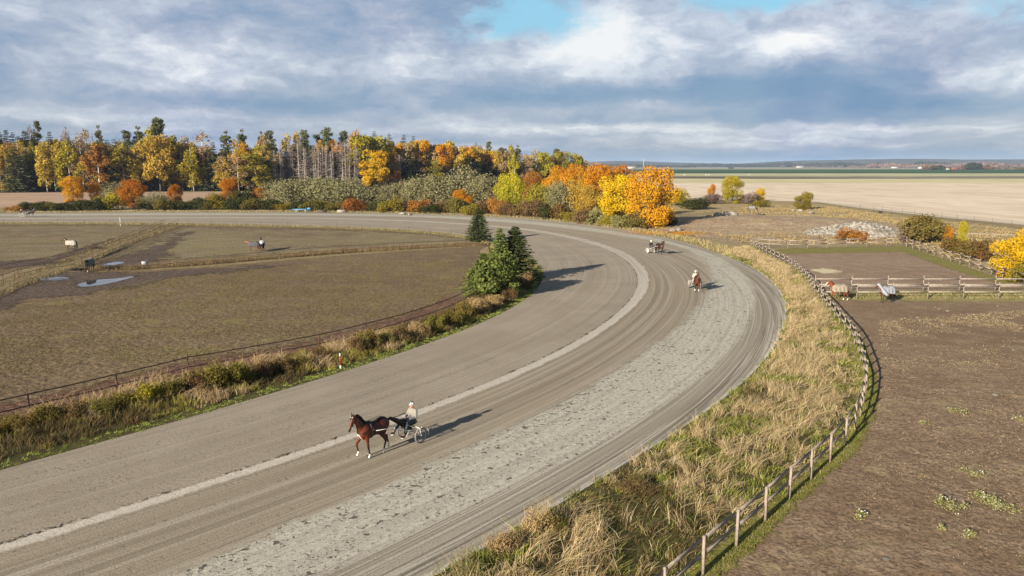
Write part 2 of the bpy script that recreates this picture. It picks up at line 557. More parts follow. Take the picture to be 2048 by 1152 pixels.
O_px = [(880, 1152), (960, 1110), (1100, 1010), (1200, 960), (1300, 900), (1400, 835), (1480, 775), (1540, 710), (1570, 660), (1577, 625), (1570, 590), (1545, 560), (1500, 530), (1440, 508), (1370, 485), (1280, 465), (1200, 453), (1100, 441), (1000, 434), (800, 427), (600, 425), (300, 424.5), (0, 426)]


def curve(px, back=40.0):
    q = gpts(px)
    d0 = q[0] - q[1]; d0 /= np.linalg.norm(d0)
    q = np.vstack([q[0] + d0 * back, q[0] + d0 * back * .5, q, [q[-1][0] - 70, q[-1][1]], [q[-1][0] - 150, q[-1][1]]])
    return smooth_line(catmull(q, .8), 60)


C_I, C_W, C_B1, C_B2, C_O = [curve(p) for p in (I_px, W_px, B1_px, B2_px, O_px)]
Wq = resample(smooth_line(C_W, 200), .6)
Tg = np.gradient(Wq, axis=0); Tg /= np.linalg.norm(Tg, axis=1)[:, None]
Nm = np.c_[Tg[:, 1], -Tg[:, 0]]              # to the right of travel: the outer side


def reach(C, side):
    out = np.full(len(Wq), np.nan)
    for k in range(len(Wq)):
        r = C - Wq[k]; a = r @ Tg[k]; b = r @ Nm[k] * side
        j = np.nonzero((a[:-1] * a[1:] <= 0) & (b[:-1] > 0.3) & (b[:-1] < 60))[0]
        if len(j): out[k] = b[j].min()
    ok = ~np.isnan(out); idx = np.arange(len(out))
    out = np.interp(idx, idx[ok], out[ok])
    for _ in range(60): out[1:-1] = .25 * out[:-2] + .5 * out[1:-1] + .25 * out[2:]
    return out


d_I = -reach(C_I, -1); d_B1 = reach(C_B1, 1); d_B2 = np.maximum(reach(C_B2, 1), d_B1 + 1.0); d_O = np.maximum(reach(C_O, 1), d_B2 + 1.2)
arc = np.r_[0, np.cumsum(np.linalg.norm(np.diff(Wq, axis=0), axis=1))]
sW = np.array([np.argmin(np.hypot(*(Wq - P(*q)[:2]).T)) for q in [(700, 880), (1250, 620), (1250, 517), (1000, 455)]])
w2 = np.interp(np.arange(len(Wq)), sW, [.50, .80, 1.6, 3.0])
knots = np.stack([d_I, np.zeros_like(d_I), w2, d_B1, d_B2, d_O], 1)
ncol = 4
cols, vs = [], []
for k in range(5):
    for t in np.arange(ncol) / ncol:
        cols.append(knots[:, k] * (1 - t) + knots[:, k + 1] * t); vs.append(k + t)
cols.append(knots[:, 5]); vs.append(5)
cols = np.stack(cols, 1); vs = np.array(vs)
XY = Wq[:, None, :] + cols[..., None] * Nm[:, None, :]
Z = np.full(cols.shape, .0) + .045 * np.exp(-((vs[None, :] - 1.0) / .3) ** 2)
V = np.concatenate([XY, Z[..., None]], -1).reshape(-1, 3)
i, j = np.meshgrid(np.arange(len(Wq) - 1), np.arange(len(vs) - 1), indexing='ij'); a = i * len(vs) + j
F = np.stack([a, a + 1, a + len(vs) + 1, a + len(vs)], -1).reshape(-1, 4)
UV = np.stack([np.broadcast_to(arc[:, None] / 100, cols.shape), np.broadcast_to(vs[None, :] / 5, cols.shape)], -1).reshape(-1, 2)


def track_fn(g):
    u, v, _ = g.sep(g.uv()); u = u * 100.0; v = v * 5.0
    off = g.attr('off'); lw = g.attr('line')
    p = g.pos()
    n1 = g.noise(p, .45, 4, .6) - .5; n2 = g.noise(p, 3.0, 4, .65) - .5
    ed = n1 * .16 + n2 * .07
    vv = v + ed
    grain = g.noise(p, 13, 4, .75)
    fine = g.noise(p, 3.2, 5, .7)
    blot = g.noise(p, .16, 5, .6)
    streak = g.noise(g.vec(u * .08, off * 5.0, 0), 1, 5, .65)
    streak2 = g.noise(g.vec(u * .02, off * 1.5, 5), 1, 4, .6)
    hair = g.noise(g.vec(u * .02, off * 7.5, 5), 1, 3, .7)
    lane_in = g.mix(blot.step(.35, .65), (0.310, 0.262, 0.194), (0.363, 0.312, 0.237))
    lane_in = g.mix(streak2.step(.45, .72) * .45, lane_in, (0.291, 0.241, 0.181))
    lane_in = g.mix(hair.step(.53, .62) * .42, lane_in, (0.218, 0.181, 0.133))
    white = g.mix(fine.step(.3, .7), (0.509, 0.452, 0.375), (0.599, 0.543, 0.450))
    lane_mid = g.mix(streak2.step(.32, .68), (0.254, 0.210, 0.147), (0.339, 0.289, 0.211))
    lane_mid = g.mix(hair.step(.52, .60) * .62, lane_mid, (0.445, 0.389, 0.292))
    lane_mid = g.mix(streak.step(.45, .33) * .55, lane_mid, (0.210, 0.173, 0.119))
    churn = g.mix(fine.step(.3, .7), (0.372, 0.346, 0.277), (0.545, 0.515, 0.420))
    churn = g.mix(streak.step(.52, .68) * .5, churn, (0.323, 0.289, 0.222))
    churn = g.mix(hair.step(.52, .60) * .55, churn, (0.323, 0.293, 0.229))
    lane_out = g.mix(streak2.step(.35, .65), (0.267, 0.229, 0.172), (0.347, 0.310, 0.241))
    lane_out = g.mix(hair.step(.53, .60) * .5, lane_out, (0.202, 0.173, 0.126))
    ln2 = g.noise(g.vec(u * .012, off * 3.0, 23), 1, 2, .55); ln3 = g.noise(g.vec(u * .012, off * 2.1, 29), 1, 2, .55)
    lane_mid = g.mix(ln2.step(.56, .61) * .5, lane_mid, (.42, .365, .285)); lane_mid = g.mix(ln3.step(.57, .61) * .5, lane_mid, (.20, .165, .12))
    lane_in = g.mix(ln3.step(.57, .62) * .35, lane_in, (.25, .205, .16)); lane_in = g.mix(ln2.step(.59, .63) * .35, lane_in, (.43, .37, .30))
    lane_out = g.mix(ln2.step(.55, .60) * .6, lane_out, (.50, .46, .40)); lane_out = g.mix(ln3.step(.56, .61) * .6, lane_out, (.21, .175, .135))
    churn = g.mix(ln3.step(.55, .61) * .45, churn, (.36, .32, .265))
    rut = streak.step(.47, .60) * vv.step(4.40, 4.62)
    lane_out = g.mix(rut * .8, lane_out, (0.499, 0.461, 0.379))
    rut2 = g.noise(g.vec(u * .05, off * 8.0, 11), 1, 3, .6).step(.55, .62) * vv.step(4.40, 4.62)
    lane_out = g.mix(rut2 * .75, lane_out, (.17, .145, .115))
    wl = g.noise(g.vec(u * .03, off * 5.5, 17), 1, 3, .7).step(.56, .62)
    lane_out = g.mix(wl * .7, lane_out, (0.540, 0.488, 0.415))
    lane_out = g.mix((v + n2 * .12).step(4.88, 4.95), lane_out, (0.545, 0.506, 0.425))
    fray = n2 * .35 + (g.noise(p, 9, 2, .6) - .5) * .12
    on_w = (off + fray).step(-.06, .05) * (off - lw + n1 * lw * .8 + fray).step(.12, -.10)
    c = g.mix((v + ed).step(.99, 1.01), lane_in, lane_mid)
    on_w = on_w * (1.0 - lw.step(.75, 1.6) * (streak.step(.62, .42) * .45 + .05))
    c = g.mix(on_w, c, white)
    e3 = v + ed * 1.6 + (streak - .5) * .34 + (g.noise(p, 1.3, 5, .7) - .5) * .22
    churn = g.mix(1.0, churn, (1.1, 1.1, 1.1), 'MULTIPLY')
    c = g.mix(e3.step(2.90, 3.08), c, churn)
    c = g.mix(e3.step(3.90, 4.08), c, lane_out)
    # dark broken lip of thrown up soil on the inner side of the white line
    rim = (off + fray).step(-.26, -.16) * (off + fray).step(.0, -.07) * g.noise(p, .55, 4, .7).step(.47, .60)
    c = g.mix(rim * .85, c, (.11, .085, .062))
    # hoof marks: many ragged ones in the churned lane, a few trails elsewhere
    sx, sy, _ = g.sep(p)
    hn = g.noise(g.vec(sx * 2.6, sy * 2.6, 0), 1, 3, .62, .35)
    hb = g.noise(g.vec(sx * 5.5, sy * 5.5, 7), 1, 3, .65, .3)
    inch = e3.step(2.94, 3.08) * e3.step(4.10, 3.96)
    cluster = g.noise(g.vec(u * .35, off * .9, 2), 1, 3, .6)
    trail = g.noise(g.vec(u * .015, off * 1.1, 3), 1, 2, .5).step(.53, .62) * e3.step(3.0, 2.9)
    thr = cluster * -.20 + .728 - e3.step(3.5, 3.0) * .025
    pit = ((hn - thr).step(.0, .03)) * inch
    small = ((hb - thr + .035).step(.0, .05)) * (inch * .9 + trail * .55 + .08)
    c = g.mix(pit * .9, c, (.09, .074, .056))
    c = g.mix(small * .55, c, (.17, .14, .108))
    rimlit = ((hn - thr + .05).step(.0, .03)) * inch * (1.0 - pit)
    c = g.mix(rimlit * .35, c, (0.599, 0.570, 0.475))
    c = g.mix(grain.step(.60, .38) * .38, c, (.15, .122, .092))
    c = g.mix(grain.step(.60, .76) * .28, c, (0.599, 0.551, 0.450))
    h = grain * .4 + fine * .35 - pit * 2.0 - small * .9 + streak * .3 + rim * 1.8 + hair * .45 - rut2 * .9
    return c, h, .05


M_track = material('sand_track', track_fn, rough=.95, spec=.1)
me = new_mesh('race_track', V, F, [M_track], smooth=True, uv=UV)
at = me.attributes.new('off', 'FLOAT', 'POINT'); at.data.foreach_set('value', cols.ravel().astype(np.float32))
at = me.attributes.new('line', 'FLOAT', 'POINT'); at.data.foreach_set('value', np.repeat(w2, len(vs)).astype(np.float32))
structure('race_track', me)

EI = XY[:, 0, :]; EO = XY[:, -1, :]           # the two edges of the track


def nearest(line, q): return int(np.argmin(np.hypot(*(line - np.asarray(q)[:2]).T)))


# ---------------------------------------------------------------- fence lines (foot of the posts)
F1_px = [(1330, 1218), (1421, 1138), (1489, 1080), (1549, 1027), (1595, 982), (1639, 945), (1678, 906), (1702, 877), (1717, 846), (1725, 816), (1730, 791), (1732, 774), (1731, 758), (1728, 747), (1722, 728), (1715, 703), (1703, 680), (1691, 664), (1679, 650), (1668, 637), (1655, 620), (1642, 604), (1628, 589), (1615, 566), (1592, 545), (1574, 531), (1552, 521), (1531, 510), (1511, 499), (1502, 493)]
L_F1 = catmull(gpts(F1_px), .5)
d0 = L_F1[0] - L_F1[4]; d0 /= np.linalg.norm(d0)
L_F1 = resample(np.vstack([L_F1[0] + d0 * 12, L_F1]), .5)
L_F5 = catmull(gpts([(-260, 905), (-120, 870), (22, 836), (178, 806), (312, 764), (430, 732), (529, 726), (619, 706), (696, 688), (761, 668), (814, 653), (858, 640), (900, 624), (945, 598)]), .5)
L_F5 = smooth_line(L_F5, 80)

# ---------------------------------------------------------------- verges (ground below the tall grass)
M_verge = speckled_grass('rough_verge', [(.085, .07, .028), (.13, .10, .045), (.07, .075, .02)], 1.0)
M_lawn = speckled_grass('short_grass', [(.17, .165, .032), (.24, .21, .055), (.29, .235, .10)], 1.2, .04)
iO0 = 0; iO1 = nearest(EO, P(1440, 508))
a = resample(EO[iO0:iO1], .8); b = resample(L_F1, .8)
n = 160
def by_n(q, n):
    L = np.r_[0, np.cumsum(np.linalg.norm(np.diff(q, axis=0), axis=1))]; s = np.linspace(0, L[-1], n)
    return np.stack([np.interp(s, L, q[:, k]) for k in range(2)], 1)
# start both where the fence line passes the camera's side
k0 = nearest(EO, L_F1[0] + np.array((-9.0, 3.0)))
VO_A = by_n(EO[k0:iO1], n); VO_B = by_n(L_F1, n)
structure('outer_verge', strip_mesh('outer_verge', VO_A, VO_B, .012, [M_verge], 4))
T1 = np.gradient(VO_B, axis=0); T1 /= np.linalg.norm(T1, axis=1)[:, None]
N1 = np.c_[T1[:, 1], -T1[:, 0]]
lawnw = np.interp(np.arange(n), [0, 40, 80, 120, 160], [.45, .5, .8, .6, .4]) + .4 * (fbm(np.arange(n) * .35, np.zeros(n), 3, 5) - .5)
VO_C = VO_B + N1 * lawnw[:, None]
soft('fence_lawn', np.vstack([VO_B - N1 * .5, VO_C[::-1]]), .022, M_lawn, .3, .3)

M_inverge = speckled_grass('weedy_verge', [(.085, .062, .03), (.12, .10, .035), (.07, .075, .02)], 1.1)
i0 = nearest(EI, L_F5[0]); i1 = nearest(EI, P(1060, 590))
VI_A = by_n(EI[i0:i1], n); VI_B = by_n(L_F5, n)
structure('inner_verge', strip_mesh('inner_verge', VI_B, VI_A, .010, [M_inverge], 4))
# the tip of the infield, inside the bend, with the conifers
j1 = nearest(EI, P(975, 485))
tip = np.vstack([EI[i1 - 1:j1:3], EI[j1][None], gpts([(975, 489), (982, 515), (960, 548), (948, 592)]), VI_B[-1][None]])
structure('bend_verge', poly_mesh('bend_verge', tip, .008, [M_inverge]))
# grass strip along the far straight, infield side
FS_A = by_n(EI[j1:], 120); FS_B = FS_A + np.array((0, -1)) * (3.2 + 1.6 * fbm(np.arange(120) * .4, np.zeros(120), 3, 9))[:, None]
M_straw = speckled_grass('dry_grass', [(.32, .255, .11), (.38, .31, .155), (.22, .21, .06)], .6)
structure('far_verge', strip_mesh('far_verge', FS_A, FS_B, .014, [M_straw], 3))
k1 = nearest(EO, P(1440, 508))
OV_A = by_n(EO[k1:], 200)
tO = np.gradient(OV_A, axis=0); tO /= np.linalg.norm(tO, axis=1)[:, None]; nO = np.c_[tO[:, 1], -tO[:, 0]]
OV_B = OV_A + nO * (3.4 + 1.4 * fbm(np.arange(200) * .3, np.zeros(200), 3, 4))[:, None]
structure('hedge_verge', strip_mesh('hedge_verge', OV_A, OV_B, .014, [M_straw], 3))

# ---------------------------------------------------------------- infield
M_infield = soil('trodden_pasture', (0.181, 0.123, 0.077), (0.226, 0.167, 0.088), (0.274, 0.202, 0.118), .22, .8, (.24, .215, .065), .11)
pts = np.vstack([VI_B[::4], gpts([(950, 560), (962, 515), (958, 500)]), FS_B[::6], [[-300, FS_B[-1][1]]], [[-300, 25]], [[-60, 20]]])
structure('infield', poly_mesh('infield', pts, -.012, [M_infield]))
M_green = soil('grazed_pasture', (.19, .135, .085), (.27, .225, .115), (.34, .28, .17), .12, .9, (.20, .205, .06), .06)
soft('far_paddock', gpts([(362, 455), (500, 457), (700, 461), (850, 467), (930, 477), (960, 484), (820, 494), (640, 503), (480, 511), (330, 520), (250, 530), (180, 536)]), -.004, M_green, 2.0)
soft('left_paddock', gpts([(-500, 452), (0, 452), (318, 452), (200, 490), (100, 522), (0, 527), (-500, 536)]), -.004, M_green, 2.0)
M_mud = soil('dark_mud', (0.111, 0.078, 0.058), (0.140, 0.102, 0.076), (0.198, 0.153, 0.115), .5, .8, None, .12)
soft('mud', gpts([(-200, 626), (0, 592), (40, 566), (75, 552), (150, 546), (300, 545), (420, 537), (560, 531), (420, 549), (330, 556), (270, 572), (190, 586), (80, 596), (0, 618), (-200, 668)]), .004, M_mud, 2.2)
soft('muddy_corner', gpts([(190, 531), (250, 512), (330, 486), (362, 466), (378, 464), (345, 490), (340, 512), (300, 527), (250, 536)]), .002, M_mud, 2.0)
soft('muddy_edge', gpts([(-400, 533), (0, 523), (105, 516), (180, 492), (230, 478), (235, 482), (180, 505), (112, 527), (0, 536), (-400, 560)]), .003, M_mud, 2.0)
M_path = speckled_grass('path_grass', [(.30, .215, .13), (.37, .28, .18), (.20, .17, .06)], .6)
soft('grass_path', gpts([(322, 453), (352, 453), (250, 492), (168, 528), (120, 545), (60, 560), (20, 578), (0, 590), (-300, 700), (-300, 600), (0, 548), (70, 535), (118, 528), (200, 492)]), .006, M_path, 0.9)
M_strawstrip = speckled_grass('fence_row_grass', [(.30, .215, .125), (.38, .28, .165), (.20, .18, .05)], .7)
soft('fence_row', gpts([(180, 537), (300, 531), (420, 520), (560, 508), (700, 499), (850, 491), (972, 487), (972, 492), (850, 500), (700, 510), (560, 522), (420, 534), (300, 541), (200, 545)]), .002, M_strawstrip, 0.5)

tf = np.gradient(VI_B, axis=0); tf /= np.linalg.norm(tf, axis=1)[:, None]; nf = np.c_[-tf[:, 1], tf[:, 0]]
M_trod = soil('trodden_strip', (0.144, 0.077, 0.049), (0.188, 0.108, 0.071), (0.245, 0.154, 0.103), .4, .8, (.20, .16, .06), .12)
soft('trodden_strip', np.vstack([VI_B - nf * .6, (VI_B + nf * 2.9)[::-1]]), -.006, M_trod, .8, .4)
mw = bpy.data.materials.new('standing_water'); mw.use_nodes = True
bb = mw.node_tree.nodes['Principled BSDF']; bb.inputs['Base Color'].default_value = (.06, .05, .04, 1); bb.inputs['Roughness'].default_value = .03; bb.inputs['IOR'].default_value = 1.33
bb.inputs['Specular IOR Level'].default_value = 1.0


M_wet = soil('wet_mud', (.075, .057, .045), (.10, .078, .062), (.15, .12, .10), .5, .8, None, .08)


def puddle(px, seed):
    q = gpts(px); c = q.mean(0); q = catmull(np.vstack([q, q[:1]]), .25)[:-1]
    q = c + (q - c) * .88 * (1 + .12 * (fbm(q[:, 0] * 1.3, q[:, 1] * 1.3, 3, seed) - .45))[:, None]
    structure('puddle', poly_mesh('puddle', q, .012, [mw]))
    soft('wet_mud', c + (q - c) * 1.12, .008, M_wet, .7, .3)


puddle([(143, 572), (155, 567), (193, 559), (235, 556), (262, 552), (276, 553), (250, 560), (225, 566), (195, 572), (158, 575)], 3)
puddle([(68, 560), (80, 556), (108, 553), (136, 554), (141, 557), (112, 561), (90, 562)], 7)
puddle([(195, 531), (215, 526), (238, 523), (252, 525), (232, 530), (210, 533)], 8)

# ---------------------------------------------------------------- right hand paddocks
M_soilR = soil('paddock_soil', (0.232, 0.155, 0.095), (0.294, 0.205, 0.131), (0.348, 0.257, 0.170), .25, 2.1, (.32, .26, .14), .05)


def paddock_near():
    """near paddock, trodden soil with real clods where the camera is close"""
    me = poly_mesh('near_paddock', np.vstack([VO_C[:int(n * .80):3], gpts([(1650, 601), (1850, 603), (2050, 604), (2600, 606)]), [[90, 10], [6, 10]]]), .0, [M_soilR])
    structure('near_paddock', me)
    x = np.arange(4, 40, .12); y = np.arange(18, 62, .12); X, Y = np.meshgrid(x, y, indexing='ij')
    h = .07 * (fbm(X * 2.1, Y * 2.1, 4, 3) - .42) + .07 * np.abs(fbm(X * 5, Y * 5, 2, 8) - .4)
    fade = np.clip((58 - Y) / 14, 0, 1) * np.clip((38 - X) / 5, 0, 1)
    side = np.zeros_like(X)
    # signed distance to the lawn edge: keep to its right
    for k in range(0, len(X)):
        d = np.hypot(X[k][:, None] - VO_C[None, :, 0], Y[k][:, None] - VO_C[None, :, 1]); m = d.argmin(1)
        side[k] = ((np.c_[X[k], Y[k]] - VO_C[m]) * N1[m]).sum(1)
    e = np.clip(side / .7, 0, 1)
    Zc = np.where(side > 0, .008 + np.maximum(h + .03, -.02) * e * fade + .0, -.3)
    Zc = np.where(fade <= 0, -.3, Zc)
    V = np.stack([X, Y, Zc], -1).reshape(-1, 3)
    nx, ny = X.shape
    i, j = np.meshgrid(np.arange(nx - 1), np.arange(ny - 1), indexing='ij'); a = i * ny + j
    F = np.stack([a, a + ny, a + ny + 1, a + 1], -1).reshape(-1, 4)
    zf = V[:, 2][F].min(1); F = F[zf > -.2]
    o = structure('paddock_clods', new_mesh('paddock_clods', V, F, [M_soilR], smooth=True)); 


paddock_near()
M_soilR2 = soil('sand_paddock_soil', (0.286, 0.198, 0.131), (0.355, 0.255, 0.173), (0.424, 0.321, 0.219), .25, 1.6, None, .06)
structure('sand_paddock', poly_mesh('sand_paddock', gpts([(1500, 497), (1660, 500), (1812, 497), (1850, 506), (1900, 523), (1960, 542), (2030, 564), (2045, 578), (1850, 581), (1640, 583), (1630, 580), (1600, 548), (1560, 522)]), -.01, [M_soilR2]))
soft('sand_paddock_edge', gpts([(1502, 494), (1538, 498), (1660, 495), (1812, 492), (1860, 509), (1920, 529), (1982, 551), (2050, 572), (2020, 572), (1960, 556), (1895, 537), (1842, 516), (1806, 504), (1660, 506), (1560, 509)]), .0, M_lawn, 0.4)
soft('rail_lawn', gpts([(1632, 583), (1700, 581), (1850, 580), (2050, 580), (2600, 582), (2600, 606), (2050, 604), (1850, 603), (1700, 601), (1650, 600)]), .003, M_straw, 0.4)
soft('hay', gpts([(1622, 541), (1640, 536), (1662, 537), (1684, 544), (1672, 547), (1645, 546)]), .006, material('loose_hay', lambda g: g.mix(g.noise(g.pos(), 6, 4, .7), (.42, .34, .20), (.62, .53, .34))), .9, .25)

# gentle rise of the far paddock with rough soil
M_rise = soil('rise_soil', (.36, .25, .155), (.43, .315, .205), (.52, .42, .28), .12, .5, (.36, .31, .10), .12)


def dome(name, px, hgt, mats, cpx, rad, step=1.2, z0=-.02):
    q = gpts(px); lo = q.min(0); hi = q.max(0); c = P(*cpx)[:2]
    xs = np.arange(lo[0], hi[0], step); ys = np.arange(lo[1], hi[1], step); X, Y = np.meshgrid(xs, ys, indexing='ij')
    ins = np.zeros(X.shape, bool); j = len(q) - 1
    for i in range(len(q)):
        xi, yi = q[i]; xj, yj = q[j]
        ins ^= ((yi > Y) != (yj > Y)) & (X < (xj - xi) * (Y - yi) / (yj - yi + 1e-9) + xi); j = i
    Zc = z0 + hgt * np.exp(-(((X - c[0]) / rad[0]) ** 2 + ((Y - c[1]) / rad[1]) ** 2)) + .25 * (fbm(X * .3, Y * .3, 3, 2) - .45)
    V = np.stack([X, Y, Zc], -1).reshape(-1, 3); nx, ny = X.shape
    i, j = np.meshgrid(np.arange(nx - 1), np.arange(ny - 1), indexing='ij'); a = i * ny + j
    F = np.stack([a, a + ny, a + ny + 1, a + 1], -1).reshape(-1, 4)[ins[:-1, :-1].ravel()]
    return structure(name, new_mesh(name, V, F, mats, smooth=True))


dome('rise', [(1290, 461), (1330, 447), (1420, 430), (1500, 423), (1600, 428), (1690, 440), (1800, 452), (1830, 474), (1812, 486), (1660, 488), (1500, 487), (1440, 484), (1370, 471)], 1.6, [M_rise], (1510, 447), (26, 16))
M_rough = speckled_grass('rough_pasture', [(.40, .285, .155), (.48, .365, .22), (.33, .28, .085)], .35, .1)
soft('rough_pasture', gpts([(1300, 430), (1340, 412), (1500, 405), (1640, 407), (1760, 424), (1900, 441), (2060, 459), (2500, 510), (2500, 590), (2060, 571), (1960, 540), (1860, 508), (1812, 491), (1830, 470), (1700, 442), (1500, 424)]), -.03, M_rough, 3.0)
M_lane = far_soil('farm_lane', (.50, .43, .32), (.58, .51, .41), .2, .2)
lane = catmull(gpts([(1600, 401.5), (1640, 404), (1700, 412), (1780, 422), (1900, 435), (2048, 449), (2300, 476)]), 2.0)
tl = np.gradient(lane, axis=0); tl /= np.linalg.norm(tl, axis=1)[:, None]; nl_ = np.c_[tl[:, 1], -tl[:, 0]]
structure('farm_lane', strip_mesh('farm_lane', lane - nl_ * 1.6, lane + nl_ * 1.6, .004, [M_lane], 2))

# ---------------------------------------------------------------- far fields, each a sheet of its own
def band(name, top, bot, mat, z, u0=1100, u1=3400):
    a = gpts([(u, np.interp(u, *zip(*top))) for u in np.linspace(u0, u1, 30)])
    b = gpts([(u, np.interp(u, *zip(*bot))) for u in np.linspace(u0, u1, 30)])
    structure(name, poly_mesh(name, np.vstack([a, b[::-1]]), z, [mat]))


M_stub = far_soil('stubble', (.64, .52, .385), (.74, .625, .48), .012, .006, (.5, .12))
band('stubble_field', [(1100, 366), (3400, 367)], [(1100, 399), (1500, 401), (1640, 403), (1700, 410.5), (1780, 420.5), (1900, 433.5), (2048, 447.5), (3400, 600)], M_stub, -.02)
band('mown_field', [(1100, 356.5), (1600, 358), (3400, 355)], [(1100, 366), (3400, 367)], far_soil('mown_grass', (.52, .47, .26), (.60, .53, .34), .006, .003), -.01)
band('tilled_strip', [(1100, 352), (1700, 353), (3400, 351)], [(1100, 356.5), (1600, 358), (3400, 355)], far_soil('tilled_soil', (.12, .10, .085), (.30, .26, .19), .003, .004), .0)
band('pale_strip', [(1100, 347), (3400, 346)], [(1100, 352), (1700, 353), (3400, 351)], far_soil('pale_crop', (.40, .40, .22), (.50, .46, .30), .003, .002), .01)
band('winter_crop', [(1100, 339), (1900, 338.6), (3400, 338)], [(1100, 347), (3400, 346)], far_soil('green_crop', (.045, .095, .05), (.075, .13, .07), .002, .002), .02)
band('far_plain', [(1100, 332.6), (3400, 332.6)], [(1100, 339), (1900, 338.6), (3400, 338)], far_soil('far_crops', (.24, .26, .17), (.38, .36, .25), .0006, .002), .03)
M_plough = far_soil('ploughed', (.38, .26, .175), (.46, .33, .23), .02, .05)
band('ploughed_field', [(-900, 386), (700, 384)], [(-900, 418), (700, 412)], M_plough, -.02, -900, 700)
M_forestfloor = far_soil('forest_floor', (.05, .04, .025), (.08, .06, .035), .05, .05)
structure('forest_floor', poly_mesh('forest_floor', [P(-700, 386)[:2], P(0, 385.5)[:2], P(700, 380.5)[:2], P(1160, 373)[:2], P(1200, 372)[:2] + np.array((10, 120)), (-100, 640), (-620, 600)], .0, [M_forestfloor]))

# ================================================================ VEGETATION
RNG = np.random.default_rng(7)


def unit(v): return v / (np.linalg.norm(v, axis=-1, keepdims=True) + 1e-9)


def leaf_quads(C, N, size, rng, aspect=1.0, T=None):
    n = len(C)
    if T is None: T = unit(np.cross(N, rng.normal(size=(n, 3))))
    B = unit(np.cross(N, T))
    s = (np.broadcast_to(size, (n,)) * .5)[:, None]
    a = T * s; b = B * s * aspect
    # kite shaped leaf clumps with uneven corners
    k = rng.uniform(.55, 1.2, (n, 4, 1))
    V = np.stack([C - a * k[:, 0], C - b * k[:, 1], C + a * k[:, 2], C + b * k[:, 3]], 1).reshape(-1, 3)
    F = np.arange(4 * n).reshape(-1, 4)
    return V, F


def lobe_crown(rng, lobes, per, leaf, drop=0.0, shell=.72, jitter=.6, aspect=1.0, flat=1.0, ztint=0.0, zr=(0, 1), gap=0.0):
    """lobes: list of (centre, radius); leaves on and just under the skin of each lobe"""
    Vs, ts = [], []; n = 0
    w = np.array([l[1] ** 2 for l in lobes]); cnt = np.maximum(4, (per * w / w.sum()).astype(int))
    for (c, r), k in zip(lobes, cnt):
        d = unit(rng.normal(size=(k, 3)) * np.array((1, 1, flat)))
        if gap: d = d[rng.random(len(d)) > gap * (np.sin(d[:, 0] * 7 + c[0]) * np.sin(d[:, 2] * 6 + c[2]) > .25)]
        k = len(d)
        rr = r * (shell + (1.12 - shell) * rng.random((k, 1)) ** .6)
        C = np.asarray(c) + d * rr * np.array((1, 1, flat))
        N = unit(d + jitter * rng.normal(size=(k, 3)))
        V, _ = leaf_quads(C, N, leaf * rng.uniform(.7, 1.35, k), rng, aspect)
        if drop: V[:, 2] -= drop * np.repeat(rng.random(k), 4)
        Vs.append(V)
        t = rng.uniform(0, 1) * .55 + rng.random(k) * .45
        if ztint: t = t * (1 - abs(ztint)) + ztint * np.clip((C[:, 2] - zr[0]) / (zr[1] - zr[0]), 0, 1) + (abs(ztint) if ztint < 0 else 0)
        ts.append(np.repeat(np.clip(t, 0, 1), 4))
    V = np.concatenate(Vs); t = np.concatenate(ts)
    return V, np.arange(len(V)).reshape(-1, 4), t


def trunk_mb(h, r0, r1, limbs=(), lean=0.0, rng=RNG, sides=6):
    mb = MB()
    z = np.linspace(0, h, 6); x = np.cumsum(rng.normal(0, lean, 6)); y = np.cumsum(rng.normal(0, lean, 6)); x -= x[0]; y -= y[0]
    mb.tube(np.c_[x, y, z - .15 * (z == 0)], np.linspace(r0, r1, 6), sides)
    for (c, zs, r) in limbs:
        a = np.array((np.interp(zs, z, x), np.interp(zs, z, y), zs)); c = np.asarray(c, float)
        m = a * .5 + c * .5 + np.array((0, 0, -.06 * h * .3))
        mb.tube([a, m, c], [r, r * .7, r * .25], 4)
    return mb


M_bark = material('bark', color=(.085, .065, .05))
M_birchbark = material('birch_bark', lambda g: g.mix(g.noise(g.vec(*[k * s for k, s in zip(g.sep(g.pos()), (1, 1, 3.0))]), 1.2, 3).step(.55, .68), (.52, .49, .44), (.10, .085, .07)))
M_pinebark = material('pine_bark', lambda g: g.mix(g.sep(g.pos())[2].step(3, 10), (.09, .07, .055), (.26, .13, .06)))
M_greywood = material('grey_dead_wood', color=(.30, .25, .215))
M_palebark = material('pale_bark', color=(.30, .27, .22))

PAL = {}
for nm, a, b in [('orange', (.48, .27, .018), (.46, .155, .014)), ('red', (.45, .22, .016), (.31, .080, .013)), ('amber', (.52, .315, .018), (.50, .185, .012)),
                 ('yellow', (.46, .29, .012), (.55, .33, .014)), ('lemon', (.24, .22, .02), (.44, .345, .025)), ('gold', (.32, .22, .035), (.50, .345, .055)), ('tan', (.30, .205, .10), (.40, .28, .13)),
                 ('rust', (.24, .10, .025), (.36, .17, .035)), ('olive', (.155, .125, .018), (.30, .24, .030)), ('lime', (.22, .20, .022), (.36, .30, .03)), ('sage', (.165, .148, .068), (.26, .235, .125)),
                 ('spruce', (.014, .021, .010), (.038, .048, .018)), ('pine', (.075, .090, .042), (.175, .185, .085)), ('fir', (.065, .09, .024), (.175, .20, .052)), ('darkfir', (.030, .044, .016), (.085, .105, .034)), ('hedge', (.030, .036, .012), (.078, .080, .026)),
                 ('brown', (.095, .058, .026), (.20, .13, .06)), ('bramble', (.070, .058, .016), (.22, .185, .040)), ('grey', (.17, .135, .105), (.25, .205, .16)), ('mixed', (.15, .075, .025), (.16, .15, .04)),
                 ('mauve', (.15, .105, .085), (.27, .19, .15)), ('weed', (.15, .15, .05), (.31, .28, .12))]:
    PAL[nm] = leafmat('leaf_' + nm, a, b)
PETAL = material('white_petals', color=(.72, .70, .64))


